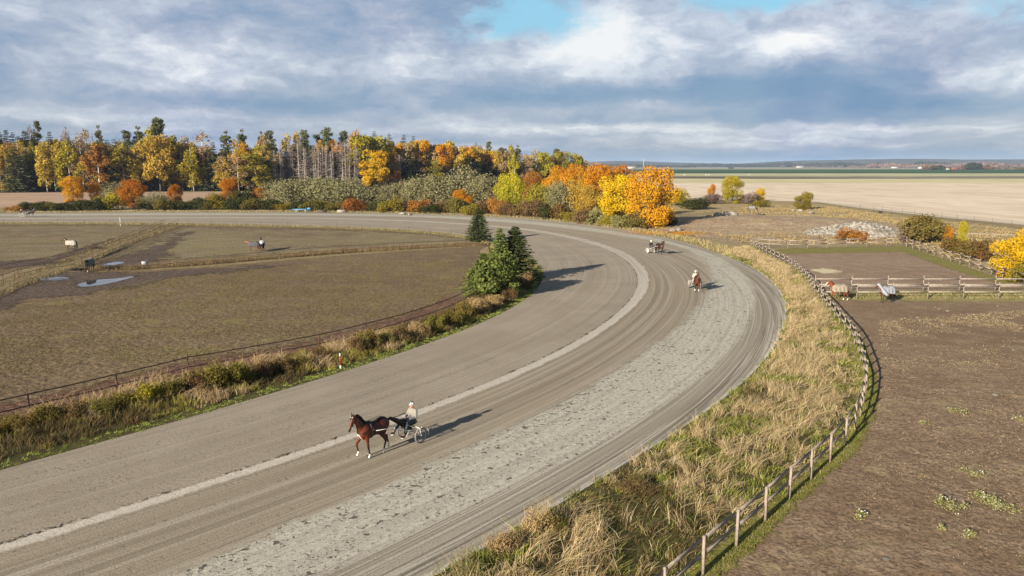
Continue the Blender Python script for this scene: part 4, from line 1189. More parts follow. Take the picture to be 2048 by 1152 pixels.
lowrow = [(575, 'olive'), (600, 'hedge'), (628, 'bramble'), (655, 'olive'), (682, 'bramble'), (706, 'rust'), (735, 'bramble'), (760, 'hedge'), (785, 'olive'), (812, 'brown'), (838, 'rust'), (862, 'hedge'), (890, 'brown'), (915, 'bramble'), (942, 'olive'), (968, 'brown'),
          (995, 'rust'), (1020, 'brown'), (1045, 'mixed'), (1070, 'brown'), (1096, 'hedge'), (1122, 'mixed'), (1148, 'olive'), (1172, 'brown'), (1198, 'weed'), (1222, 'olive'), (1246, 'weed'), (1272, 'mixed'), (1318, 'bramble'), (1330, 'hedge')]
for i, (u, pl) in enumerate(lowrow):
    vb = float(np.interp(u, [560, 800, 1000, 1100, 1200, 1290, 1340], [421, 424.5, 431, 438, 450, 461, 452])) + (i % 3) * .8 - 1.5
    hgt = float(np.interp(u, [560, 800, 1000, 1300], [22, 26, 34, 30])) * (.75 + .5 * ((i * 37) % 11) / 10)
    plant_px('bush', i, u, vb, vb - hgt, 46, pl, f'{ORD[i]} undergrowth bush from the left along the outer bend', 'bush', 'undergrowth bushes along the outer bend', 'undergrowth_bush')

# ---------------------------------------------------------------- conifers at the tip of the infield
plant_px('nearspruce', 0, 957, 483, 415, 48, 'darkfir', 'small dark spruce standing alone by the far straight', 'spruce', None, 'spruce_tree')
plant_px('nearspruce', 1, 1030, 562, 451, 84, 'darkfir', 'darkest spruce at the right of the conifer clump', 'spruce', None, 'spruce_tree')
plant_px('nearspruce', 0, 1000, 566, 455, 62, 'fir', 'mid green spruce in the middle of the conifer clump', 'spruce', None, 'spruce_tree')
plant_px('nearspruce', 1, 968, 590, 505, 84, 'fir', 'spreading light green pine at the left of the clump', 'pine', None, 'pine_tree')
plant_px('bushpine', 0, 990, 594, 486, 88, 'fir', 'bushy light green pine in front of the spruces', 'pine', None, 'pine_tree')

# ---------------------------------------------------------------- shrubs on the inner verge
vs_ = [(-10, 868, 30, 70, 'bramble'), (40, 858, 46, 80, 'mixed'), (95, 846, 50, 84, 'bramble'), (150, 836, 48, 70, 'brown'), (205, 826, 46, 70, 'bramble'), (262, 812, 50, 90, 'bramble'), (300, 806, 58, 80, 'olive'), (345, 797, 56, 70, 'bramble'), (392, 785, 62, 74, 'brown'),
       (437, 776, 84, 96, 'bramble'), (478, 770, 66, 70, 'bramble'), (528, 752, 48, 60, 'brown'), (568, 744, 46, 60, 'brown'), (606, 734, 40, 60, 'bramble'), (640, 722, 40, 56, 'brown'), (716, 704, 44, 60, 'brown'), (738, 697, 62, 50, 'mixed'), (765, 690, 44, 56, 'bramble'),
       (800, 682, 42, 56, 'brown'), (836, 672, 44, 56, 'tan'), (868, 660, 46, 54, 'bramble'), (902, 648, 46, 56, 'bramble'), (930, 636, 48, 54, 'mixed'), (958, 624, 44, 60, 'tan'), (985, 612, 34, 52, 'tan'), (1015, 598, 40, 40, 'brown'), (1036, 578, 34, 40, 'brown'), (1050, 566, 34, 40, 'tan')]
for i, (u, vb, hp, w, pl) in enumerate(vs_):
    plant_px('bramble', i, u, vb, vb - hp * .66, w * .9, pl, f'{ORD[i]} tangled shrub from the left on the inner verge', 'shrub', 'tangled shrubs on the inner verge', 'verge_shrub')
for i, (u, vb, vt, w, pl, lab) in enumerate([(1076, 1072, 1012, 62, 'tan', 'tall dry straw-brown shrub at the edge of the track'), (1005, 1104, 1062, 60, 'tan', 'lower dry straw-brown shrub nearest the track'), (1106, 1066, 1024, 54, 'bramble', 'dark green shrub right of the tall dry one'),
                                             (930, 1146, 1118, 60, 'weed', 'leafy green shrub at the bottom of the outer verge'), (1270, 985, 955, 70, 'brown', 'flat reddish brown shrub in the middle of the outer verge')]):
    plant_px('drybush', i, u, vb, vt, w, pl, lab, 'shrub', None, 'verge_shrub')


# flowering weeds in the near paddock
def weed_mesh(seed, w, h, n):
    rng = np.random.default_rng(seed); k_ = rng.integers(0, 7, n); cx = rng.normal(0, .22 * w, (7, 2)); r = np.abs(rng.normal(0, .16 * w, n)); a = rng.random(n) * 6.283
    C = np.c_[cx[k_, 0] + r * np.cos(a), cx[k_, 1] + r * np.sin(a), h * rng.random(n) * np.clip(1.1 - r / (w * .4), .1, 1)]
    V, F = leaf_quads(C, unit(rng.normal(size=(n, 3)) + (0, 0, .6)), .085, rng, .6)
    m = n // 14; C2 = C[rng.integers(0, n, m)] + (0, 0, .04)
    V2, F2 = leaf_quads(C2, unit(rng.normal(size=(m, 3)) * .4 + (0, -.3, 1)), .05, rng, 1)
    return new_mesh('leaves', V, F, [PAL['weed']], tint=rng.random(n * 4)), new_mesh('blossoms', V2, F2, [PETAL])


for i, (u, v, wpx, lab) in enumerate([(1914, 824, 42, 'small round flowering weed near the curved fence shadow'), (1890, 1006, 66, 'largest white-flowered weed patch in the near paddock'), (1716, 1034, 34, 'small flowering weed nearest the fence in the near paddock'), (1946, 952, 34, 'white-flowered weed behind the largest patch'),
                                      (1985, 1010, 80, 'sprawling yellowish weed right of the largest patch'), (2040, 842, 26, 'flowering weed at the right edge of the paddock'), (1848, 850, 20, 'tiny pale weed left of the round one'), (1940, 1074, 24, 'low sparse weed near the bottom of the paddock'), (1883, 1060, 14, 'single green tuft below the largest patch')]):
    s = PXM(u, v); w = wpx / s
    o = empty('flowering_weed', tuple(P(u, v, .03)))
    a_, b_ = weed_mesh(300 + i, w, .22 + .06 * w, int(160 + 260 * w * w)); add_obj('leaves', a_, o); add_obj('blossoms', b_, o)
    tag(o, lab, 'weed', 'flowering weeds in the near paddock')


# ---------------------------------------------------------------- grass blade by blade
M_blade = attrmat('grass_blades', .8, .25, .15)


def grass(name, base, h, lean, width, col, segs=2, seed=1):
    """base (n,2|3), h (n), lean (n,2) tip offset as part of h, width (n), col (n,3)"""
    n = len(base); rng = np.random.default_rng(seed)
    B = np.zeros((n, 3)); B[:, :base.shape[1]] = base
    a = rng.random(n) * 6.283; side = np.c_[np.cos(a), np.sin(a), np.zeros(n)]
    L = np.c_[lean, np.zeros(n)] * h[:, None]; w = width[:, None]
    q = []
    for k in range(segs + 1):
        t = k / segs
        c = B + L * t ** 1.7; c[:, 2] += h * (t - .18 * t * t * np.minimum(1, np.hypot(lean[:, 0], lean[:, 1])))
        ww = w * (1 - t) ** .6 * .5 + .12 * w * (t > .9)
        q += [c - side * ww, c + side * ww]
    V = np.stack(q, 1).reshape(-1, 3); m = 2 * (segs + 1)
    i = np.arange(n)[:, None] * m
    F = np.concatenate([i + np.array([2 * k, 2 * k + 1, 2 * k + 3, 2 * k + 2]) for k in range(segs)])
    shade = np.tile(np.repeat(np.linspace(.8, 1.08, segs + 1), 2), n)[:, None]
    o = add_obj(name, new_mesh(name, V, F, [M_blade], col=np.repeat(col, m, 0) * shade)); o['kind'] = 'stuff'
    return o


def sample_strip(A, B, n, rng, t=None):
    L = np.linalg.norm(np.diff((A + B) / 2, axis=0), axis=1) * np.linalg.norm((A - B)[:-1], axis=1)
    k = rng.choice(len(L), n, p=L / L.sum()); f = rng.random(n)[:, None]; tt = rng.random(n) if t is None else t(n)
    a = A[k] * (1 - f) + A[k + 1] * f; b = B[k] * (1 - f) + B[k + 1] * f
    return a * (1 - tt[:, None]) + b * tt[:, None], tt, k


def pick(rng, n, cols, p):
    c = np.array(cols)[rng.choice(len(cols), n, p=np.array(p) / sum(p))]
    return c * rng.uniform(.75, 1.25, (n, 1))


rng = np.random.default_rng(5)
STRAW = [(.52, .40, .22), (.44, .32, .16), (.60, .49, .30), (.35, .23, .11)]; GREEN = [(.15, .19, .03), (.21, .24, .04), (.27, .26, .055)]; DARK = [(.13, .09, .035), (.18, .125, .05), (.09, .095, .025)]
# outer verge: tufts of tall straw, green patches, hollows whose shade is put into dark blades
nt_ = 5200
tc, tt, tk = sample_strip(VO_A, VO_B, nt_, rng)
pw = fbm(tc[:, 0] * .22, tc[:, 1] * .22, 3, 21); pg = fbm(tc[:, 0] * .35 + 9, tc[:, 1] * .35, 3, 33)
farish = np.clip((tc[:, 1] - 34) / 30, 0, 1)
kind = np.where(pg - .10 * farish > .525, 1, np.where(pw < .40 - .12 * farish, 2, 0)); kind = np.where(rng.random(nt_) < .18, rng.integers(0, 3, nt_), kind)
kind = np.where((tt < .10) & (rng.random(nt_) < .6), 1, kind)
kind = np.where((tt > .90) & (rng.random(nt_) < .7), 1, kind)
nb = 26
base = np.repeat(tc, nb, 0) + rng.normal(0, .13, (nt_ * nb, 2)) * np.repeat(rng.uniform(.6, 1.5, nt_), nb)[:, None]
kk = np.repeat(kind, nb)
N_ = nt_ * nb
hh = np.where(kk == 0, rng.uniform(.25, .72, N_), np.where(kk == 1, rng.uniform(.14, .42, N_), rng.uniform(.12, .45, N_))) * np.repeat(rng.uniform(.55, 1.35, nt_), nb) * np.repeat(np.where(tt < .07, .55, np.interp(tt, [.70, .95, 1], [1, .30, .22])), nb)
ln = np.repeat(rng.normal(0, .60, (nt_, 2)) + np.array((.30, .02)), nb, 0) + rng.normal(0, .42, (N_, 2))
c0, c1, c2 = pick(rng, N_, STRAW, (4, 3, 3, 2)), pick(rng, N_, GREEN, (2, 3, 3)), pick(rng, N_, DARK, (2, 2, 2))
cc = np.where((kk == 0)[:, None], c0, np.where((kk == 1)[:, None], c1, c2)) * np.repeat(rng.uniform(.75, 1.15, nt_), nb)[:, None]
mixm = rng.random(N_) < .22
cc[mixm] = pick(rng, int(mixm.sum()), GREEN + STRAW, (1, 1, 1, 2, 2, 1, 1))
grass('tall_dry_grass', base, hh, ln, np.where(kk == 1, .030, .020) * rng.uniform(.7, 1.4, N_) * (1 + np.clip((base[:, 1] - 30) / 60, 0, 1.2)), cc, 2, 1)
# inner verge: weeds, hollows with shade put into the blade colour, straw tufts, a bright green lip along the track
VI2_A = np.vstack([VI_A, EI[i1:j1 - 2:3]]); inner_c = P(985, 560)[:2]
VI2_B = np.vstack([VI_B, EI[i1:j1 - 2:3] * .45 + inner_c * .55])
nt_ = 5600
tc, tt, tk = sample_strip(VI2_A, VI2_B, nt_, rng, lambda n: rng.random(n) ** 1.15)
pw = fbm(tc[:, 0] * .30, tc[:, 1] * .30, 3, 51); lip = tt * np.linalg.norm((VI2_A - VI2_B)[np.minimum(tk, len(VI2_A) - 1)], axis=1) < 1.0
kind = np.where(lip, 1, np.where(pw > .53, 0, np.where(pw < .42, 2, 3)))
nb = 20; N_ = nt_ * nb; kk = np.repeat(kind, nb)
base = np.repeat(tc, nb, 0) + rng.normal(0, .13, (N_, 2)) * np.repeat(np.where(lip, .6, 1.2), nb)[:, None]
hh = np.choose(kk, [rng.uniform(.3, .85, N_), rng.uniform(.10, .26, N_), rng.uniform(.2, .6, N_), rng.uniform(.2, .55, N_)]) * np.repeat(rng.uniform(.7, 1.2, nt_) * np.interp(tt, [0, .12, .35], [.25, .45, 1]), nb)
ln = np.repeat(rng.normal(0, .35, (nt_, 2)) + np.array((.1, 0)), nb, 0) + rng.normal(0, .3, (N_, 2))
cc = np.choose(kk[:, None], [pick(rng, N_, STRAW, (3, 4, 1, 3)) * .9, pick(rng, N_, [(.20, .27, .045), (.29, .35, .065), (.34, .35, .10)], (2, 3, 2)), pick(rng, N_, DARK + [(.05, .04, .02)], (2, 3, 1, 2)), pick(rng, N_, [(.26, .235, .045), (.33, .28, .06), (.21, .20, .045), (.30, .20, .07)], (2, 2, 2, 1))])
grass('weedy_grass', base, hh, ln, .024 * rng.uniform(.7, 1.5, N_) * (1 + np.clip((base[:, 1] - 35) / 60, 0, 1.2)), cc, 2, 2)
# short grass along the rail fence
N_ = 26000
base, tt, tk = sample_strip(VO_B - N1 * .15, VO_C, N_, rng)
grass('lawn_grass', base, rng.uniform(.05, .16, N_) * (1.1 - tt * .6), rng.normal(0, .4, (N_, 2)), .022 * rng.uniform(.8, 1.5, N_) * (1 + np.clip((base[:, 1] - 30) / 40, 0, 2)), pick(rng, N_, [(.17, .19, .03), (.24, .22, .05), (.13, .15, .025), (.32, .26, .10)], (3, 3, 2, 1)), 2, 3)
# tufts along the far edges of the track and on the fence rows of the infield
for nm, A, B, N_, hs, cols, pr in [('roadside_grass', OV_A, OV_B, 16000, (.25, .7), [(.42, .33, .17), (.34, .26, .12), (.22, .21, .06), (.47, .38, .22)], (3, 3, 2, 2)),
                                   ('straight_grass', FS_A, FS_B, 11000, (.2, .55), [(.30, .25, .10), (.36, .28, .14), (.18, .18, .05), (.40, .31, .17)], (3, 3, 2, 2))]:
    base, tt, tk = sample_strip(A, B, N_, rng)
    hm = .5 + fbm(base[:, 0] * .25, base[:, 1] * .25, 3, 3)
    grass(nm, base, rng.uniform(*hs, N_) * hm, rng.normal(0, .35, (N_, 2)), rng.uniform(.04, .10, N_), pick(rng, N_, cols, pr), 2, 4)
row = catmull(gpts([(180, 540), (300, 535), (420, 527), (560, 515), (700, 504), (850, 495), (972, 489)]), 1.0)
base, tt, tk = sample_strip(row + (0, 1.7), row - (0, 1.9), 15000, rng)
hm = .35 + 1.3 * np.clip(fbm(base[:, 0] * .2, base[:, 1] * .4, 3, 13), 0, 1) * np.interp(base[:, 0], [-60, -40, -5], [.6, 1.1, .9])
grass('fence_row_grass', base, rng.uniform(.15, .65, 15000) * hm, rng.normal(0, .35, (15000, 2)), rng.uniform(.025, .06, 15000), pick(rng, 15000, [(.31, .22, .13), (.24, .155, .09), (.15, .15, .04), (.17, .115, .06)], (3, 3, 2, 2)), 2, 5)
pth = catmull(gpts([(338, 453), (225, 492), (145, 527), (60, 556), (-60, 600)]), 1.0)
tp = np.gradient(pth, axis=0); tp /= np.linalg.norm(tp, axis=1)[:, None]; np_ = np.c_[tp[:, 1], -tp[:, 0]]
base, tt, tk = sample_strip(pth - np_ * 2.2, pth + np_ * 2.2, 9000, rng)
grass('path_side_grass', base, rng.uniform(.1, .4, 9000) * (.3 + 1.2 * np.abs(tt - .5) * 2), rng.normal(0, .35, (9000, 2)), rng.uniform(.03, .06, 9000), pick(rng, 9000, [(.27, .20, .11), (.15, .145, .045), (.21, .155, .08)], (3, 2, 2)), 2, 6)
q = catmull(gpts([(1640, 592), (1850, 591), (2050, 592), (2300, 594)]), 1.0)
base, tt, tk = sample_strip(q + (0, 1.6), q - (0, 1.9), 9000, rng)
grass('rail_grass', base, rng.uniform(.06, .28, 9000), rng.normal(0, .4, (9000, 2)), rng.uniform(.025, .05, 9000), pick(rng, 9000, [(.40, .32, .17), (.18, .19, .05), (.28, .24, .10)], (3, 2, 3)), 2, 7)

# thin grass left standing on the grazed pastures, wisps on the soil
def pasture(name, poly, N_, h, w, cols, pr, seed, zf=None):
    rng = np.random.default_rng(seed); q = gpts(poly) if not isinstance(poly, np.ndarray) else poly
    lo, hi = q.min(0), q.max(0); pts = np.zeros((0, 2))
    while len(pts) < N_ // 5:
        t = lo + (hi - lo) * rng.random((N_, 2)); ins = np.zeros(len(t), bool); j = len(q) - 1
        for i in range(len(q)):
            (xi, yi), (xj, yj) = q[i], q[j]; ins ^= ((yi > t[:, 1]) != (yj > t[:, 1])) & (t[:, 0] < (xj - xi) * (t[:, 1] - yi) / (yj - yi + 1e-9) + xi); j = i
        ins &= fbm(t[:, 0] * .3, t[:, 1] * .3, 3, seed) + .25 * rng.random(len(t)) > .55
        pts = np.vstack([pts, t[ins]])
    pts = pts[:N_ // 5]; base = np.repeat(pts, 5, 0) + rng.normal(0, .07, (len(pts) * 5, 2)); n = len(base)
    if zf is not None: base = np.c_[base, zf(base)]
    grass(name, base, rng.uniform(*h, n), rng.normal(0, .6, (n, 2)), rng.uniform(*w, n), pick(rng, n, cols, pr), 1, seed)


pasture('pasture_tufts', np.vstack([VI_B[::6] + nf[::6] * 2.6, gpts([(930, 560), (940, 520), (600, 530), (300, 560), (0, 620), (-200, 680)])]), 90000, (.03, .09), (.025, .05), [(.22, .175, .08), (.27, .21, .10), (.17, .12, .06), (.17, .165, .05)], (3, 3, 3, 2), 61)
pasture('paddock_wisps', gpts([(1680, 1150), (1760, 780), (1760, 640), (2050, 620), (2060, 1150)]), 16000, (.03, .11), (.02, .045), [(.42, .34, .2), (.30, .22, .13), (.24, .23, .07)], (4, 3, 1), 62)
pasture('rise_tufts', gpts([(1370, 471), (1420, 432), (1500, 410), (1640, 412), (1760, 428), (1900, 445), (2050, 462), (2050, 560), (1960, 536), (1860, 505), (1812, 490), (1500, 486)]), 42000, (.12, .45), (.06, .14), [(.45, .35, .18), (.38, .27, .13), (.28, .25, .07), (.30, .19, .10)], (3, 3, 2, 2), 63)

# ================================================================ FENCES
M_wood = material('weathered_wood', lambda g: g.mix(g.noise(g.vec(*[k * s for k, s in zip(g.sep(g.pos()), (7, 7, 7))]), 1, 4, .6).step(.3, .7), (.20, .155, .12), (.315, .255, .205)), rough=.85)
M_rail = material('weathered_rail', lambda g: g.mix(g.noise(g.pos(), 5, 4, .6).step(.3, .7), (.19, .155, .125), (.31, .265, .22)), rough=.8)
M_rust = material('rusty_steel', color=(.085, .042, .032), rough=.8)
M_band = material('dark_fence_band', color=(.050, .028, .026), rough=.7)
M_thin = material('thin_fence_post', color=(.10, .085, .075), rough=.8)
def post_mesh(h, w, mat=M_wood):
    mb = MB(); V = np.array([(-w, -w, -.25), (w, -w, -.25), (w, w, -.25), (-w, w, -.25), (-w, -w, h), (w, -w, h), (w, w, h), (-w, w, h), (-w * .7, -w * .7, h + .025), (w * .7, -w * .7, h + .025), (w * .7, w * .7, h + .025), (-w * .7, w * .7, h + .025)])
    mb.add(V, [(0, 3, 2, 1), (8, 9, 10, 11)] + [(i, (i + 1) % 4, 4 + (i + 1) % 4, 4 + i) for i in range(4)] + [(4 + i, 4 + (i + 1) % 4, 8 + (i + 1) % 4, 8 + i) for i in range(4)])
    return mb.mesh('post', [mat])


def rail_fence(foot, label, heights=(1.24, .70), side=1, h=1.36, rail=(.04, .12), post=.045, group='wooden rail fences', ground=0.0):
    """posts at the given feet, rails nailed to one side of them"""
    rng = np.random.default_rng(len(foot)); root = empty('rail_fence', (foot[0][0], foot[0][1], ground)); tag(root, label, 'fence', group)
    pm = post_mesh(h, post); o0 = np.array(foot[0])
    tops = []
    for k, q in enumerate(foot):
        d = np.array(foot[min(k + 1, len(foot) - 1)]) - np.array(foot[max(k - 1, 0)]); ang = math.atan2(d[1], d[0])
        p = add_obj('post', pm, root, (q[0] - o0[0], q[1] - o0[1], float(rng.uniform(-.06, .03))))
        p.rotation_euler = (float(rng.normal(0, .018)), float(rng.normal(0, .018)), ang)
        tops.append((np.array(q) - o0, ang))
    for k in range(len(foot) - 1):
        a, b = tops[k][0], tops[k + 1][0]; d = unit(b - a); nrm = np.array((-d[1], d[0])) * side * (post + rail[0] * .5 + .003)
        for hz in heights:
            mb = MB(); z1, z2 = hz + rng.uniform(-.012, .012), hz + rng.uniform(-.012, .012)
            mb.beam((*(a + nrm - d * .02), z1), (*(b + nrm - d * .03), z2), rail[0], rail[1])
            add_obj('rail', mb.mesh('rail', [M_rail]), root)
    return root


def wire_fence(line, spacing, label, h=1.25, bands=(1.08, .52), bw=.05, pr=.028, group='thin metal fences', mat=None, bmat=None, name='metal_fence', max_posts=98):
    q = resample(np.asarray(line), spacing)[:max_posts]
    rng = np.random.default_rng(len(q)); root = empty(name, (q[0][0], q[0][1], 0)); tag(root, label, 'fence', group)
    mb = MB(); mb.tube([(0, 0, -.2), (0, 0, h)], [pr, pr * .9], 6); pm = mb.mesh('post', [mat or M_rust])
    for k, p in enumerate(q):
        o = add_obj('post', pm, root, (p[0] - q[0][0], p[1] - q[0][1], float(rng.uniform(-.05, .05))))
        o.rotation_euler = (float(rng.normal(0, .02)), float(rng.normal(0, .02)), 0)
    for hz in bands:
        pts = []
        for k in range(len(q) - 1):
            a, b = q[k] - q[0], q[k + 1] - q[0]
            for t in (0, .5): pts.append((*(a * (1 - t) + b * t), hz - (.03 if t else 0) + rng.uniform(-.02, .02) * (t == 0)))
        pts.append((*(q[-1] - q[0]), hz))
        mb = MB(); mb.tube(np.array(pts) + np.array((0, -.0, 0)), bw * .5, 4)
        add_obj('wire', mb.mesh('wire', [bmat or M_band]), root)
    return root


F1 = list(resample(gpts([(1240, 1300)] + F1_px[1:]), 2.45))
rail_fence(F1, 'long wooden post and rail fence curving along the outside of the track', side=1)
rail_fence(gpts([(1502, 493), (1538, 497), (1575, 498), (1615, 498), (1653.5, 497), (1692, 495), (1733, 494), (1772, 493.6), (1812, 492.5)]), 'short wooden rail fence at the far side of the sand paddock', side=-1, h=1.55, heights=(1.35, .75))
rail_fence(gpts([(1813, 493.5), (1825, 498), (1839, 502), (1854, 507), (1868, 512), (1884, 517.5), (1901, 523.5), (1919.4, 529), (1938, 534.5), (1959.4, 542), (1981.8, 550), (2004.7, 558), (2030, 566), (2060, 577), (2095, 590)]), 'wooden rail fence slanting to the right edge before the yellow maple', side=-1, h=1.5, heights=(1.3, .72))
rail_fence(gpts([(u, 582) for u in np.arange(1630, 2340, 72)]), 'rear one of the two parallel rail fences behind the blanketed horses', side=-1, h=1.62, heights=(1.30, .70))
rail_fence(gpts([(u, 598) for u in np.arange(1642, 2340, 71)]), 'front one of the two parallel rail fences right behind the blanketed horses', side=-1, h=1.62, heights=(1.32, .72))
rail_fence(gpts([(1880, 476), (1930, 478), (1985, 480), (2040, 482)]), 'low rail fence half hidden behind the yellow sapling', side=-1, h=1.2, heights=(1.0,))

wire_fence(L_F5[4:], 4.35, 'long rusty fence with two dark bands along the inner verge', 1.35, (1.14, .50), .07, .04)
wire_fence(catmull(gpts([(330, 449), (235, 487), (182, 506), (105, 529), (46, 540), (-40, 556)]), 1.0), 5.0, 'thin fence on the left side of the grass path')
wire_fence(catmull(gpts([(357, 450), (300, 475), (235, 502), (164, 532)]), 1.0), 5.0, 'thin fence on the right side of the grass path')
wire_fence(catmull(gpts([(166, 534), (251, 541), (307, 536.5), (423, 529), (560, 516), (700, 505), (850, 497), (968, 492)]), 1.0), 4.6, 'thin fence along the grassy row between the two infield paddocks')
wire_fence(catmull(gpts([(150, 537), (64, 549), (22, 563), (-30, 585), (-120, 630)]), 1.0), 4.2, 'thin fence at the left edge in front of the green path')
wire_fence(np.array([FS_B[k] for k in range(2, len(FS_B))]) + (0, -.4), 6.0, 'faint thin fence along the far straight of the track', 1.2, (1.0, .5), .03, .03)
wire_fence(catmull(gpts([(1300, 463), (1381, 473), (1426, 483), (1448, 487.5), (1500, 486), (1600, 480), (1700, 476), (1812, 471)]), 1.0), 5.2, 'thin dark fence between the track bend and the bare rise', 1.35, (1.15, .6), .03, .035, mat=M_thin, bmat=M_thin)
wire_fence(catmull(gpts([(1345, 444), (1420, 430), (1500, 422), (1600, 416), (1720, 418), (1793, 427), (1900, 440), (2021, 454), (2150, 470)]), 2.0), 6.0, 'thin wire fence running beside the pale farm lane', 1.5, (1.3, .8), .03, .04, mat=M_thin, bmat=M_thin)
wire_fence(catmull(gpts([(1850, 470), (1960, 462), (2060, 464)]), 2.0), 5.0, 'short wire fence behind the yellow sapling', 1.6, (1.4, .9), .03, .04, mat=M_thin, bmat=M_thin)

# ================================================================ HORSES, DRIVERS, SULKIES
def taper(p0, r0, p1, r1, seg=12, flat=(1, 1, 1)):
    """closed capsule with two end radii"""
    p0 = np.asarray(p0, float); p1 = np.asarray(p1, float); d = p1 - p0; L = np.linalg.norm(d); d = d / (L + 1e-9)
    ref = np.array((0, 1.0, 0)) if abs(d[1]) < .9 else np.array((1.0, 0, 0)); sx = unit(np.cross(ref, d)); sy = np.cross(d, sx)
    pts = []
    for ph in (-75, -50, -25, 0): pts.append((p0 + d * r0 * math.sin(R(ph)), r0 * math.cos(R(ph))))
    for ph in (0, 25, 50, 75): pts.append((p1 + d * r1 * math.sin(R(ph)), r1 * math.cos(R(ph))))
    a = np.arange(seg) * 2 * np.pi / seg
    V = np.concatenate([c + r * (np.cos(a)[:, None] * sx * flat[0] + np.sin(a)[:, None] * sy * flat[1]) for c, r in pts] + [[p0 - d * r0], [p1 + d * r1]])
    F4, F3 = [], []; n = len(pts)
    for i in range(n - 1):
        for j in range(seg): F4.append((i * seg + j, i * seg + (j + 1) % seg, (i + 1) * seg + (j + 1) % seg, (i + 1) * seg + j))
    for j in range(seg):
        F3.append((n * seg, (j + 1) % seg, j)); F3.append((n * seg + 1, (n - 1) * seg + j, (n - 1) * seg + (j + 1) % seg))
    return V, np.array(F4), np.array(F3)


class Flesh:
    """overlapping tapered limbs and ellipsoids fused to one continuous skin"""
    def __init__(s): s.mb = MB()
    def limb(s, *pr, flat=(1, 1, 1)):
        for (p0, r0), (p1, r1) in zip(pr[:-1], pr[1:]):
            V, F4, F3 = taper(p0, r0, p1, r1, 12, flat)
            s.mb.V.append(V); s.mb.F[4].append(F4 + s.mb.n); s.mb.M[4].append(np.zeros(len(F4))); s.mb.F[3].append(F3 + s.mb.n); s.mb.M[3].append(np.zeros(len(F3))); s.mb.n += len(V)
    def blob(s, c, r, pitch=0.0):
        V, F4, F3 = sphere(16, 10); V = V * np.asarray(r)
        if pitch: ca, sa = math.cos(pitch), math.sin(pitch); V = np.c_[V[:, 0] * ca - V[:, 2] * sa, V[:, 1], V[:, 0] * sa + V[:, 2] * ca]
        V = V + np.asarray(c)
        s.mb.V.append(V); s.mb.F[4].append(F4 + s.mb.n); s.mb.M[4].append(np.zeros(len(F4))); s.mb.F[3].append(F3 + s.mb.n); s.mb.M[3].append(np.zeros(len(F3))); s.mb.n += len(V)
    def grow(s, name, voxel, smooth, mat, colfn=None):
        o = add_obj('flesh', s.mb.mesh('flesh', []))
        m = o.modifiers.new('r', 'REMESH'); m.mode = 'VOXEL'; m.voxel_size = voxel; m.use_smooth_shade = True
        if smooth: m = o.modifiers.new('s', 'SMOOTH'); m.factor = .5; m.iterations = smooth
        dg = bpy.context.evaluated_depsgraph_get(); me = bpy.data.meshes.new_from_object(o.evaluated_get(dg)); me.name = name
        bpy.data.objects.remove(o)
        me.materials.clear(); me.materials.append(mat)
        if colfn is not None:
            V = np.zeros(len(me.vertices) * 3, np.float32); me.vertices.foreach_get('co', V); V = V.reshape(-1, 3)
            c = np.ones((len(V), 4), np.float32); c[:, :3] = colfn(V)
            a = me.attributes.new('Col', 'FLOAT_COLOR', 'POINT'); a.data.foreach_set('color', c.ravel())
        return me


M_coat = attrmat('horse_coat', .42, 0, .35)
M_hairblack = material('black_horse_hair', color=(.012, .009, .008), rough=.5)
M_leather = material('black_leather', color=(.012, .012, .014), rough=.4)
M_whitestrap = material('white_strap', color=(.62, .60, .55), rough=.6)
BAY = dict(body=(.110, .025, .009), points=(.012, .009, .008)); DARKBAY = dict(body=(.060, .026, .014), points=(.010, .008, .007)); CHEST = dict(body=(.22, .062, .022), points=(.15, .045, .018)); BLACK = dict(body=(.022, .016, .013), points=(.010, .008, .008))
STAND = dict(rf=[(.46, .96), (.46, .50), (.45, .13), (.49, .03)], lf=[(.46, .96), (.50, .50), (.50, .13), (.54, .03)], rh=[(-.42, .92), (-.70, .54), (-.66, .14), (-.61, .03)], lh=[(-.42, .92), (-.64, .54), (-.58, .14), (-.53, .03)], poll=(1.06, 0, 1.86), muz=(1.42, 0, 1.50))
WALK = dict(STAND, rf=[(.48, .95), (.66, .56), (.62, .22), (.68, .10)], lh=[(-.44, .90), (-.86, .56), (-.92, .17), (-.88, .05)])
TROT = dict(rf=[(.50, .97), (.80, .70), (.70, .32), (.76, .20)], lf=[(.44, .94), (.38, .50), (.30, .13), (.35, .03)], lh=[(-.40, .90), (-.60, .52), (-.46, .14), (-.40, .03)], rh=[(-.46, .90), (-.88, .58), (-.98, .24), (-.98, .10)], poll=(.99, 0, 2.00), muz=(1.26, 0, 1.46))
GRAZE = dict(STAND, poll=(1.22, 0, .72), muz=(1.34, 0, .16))


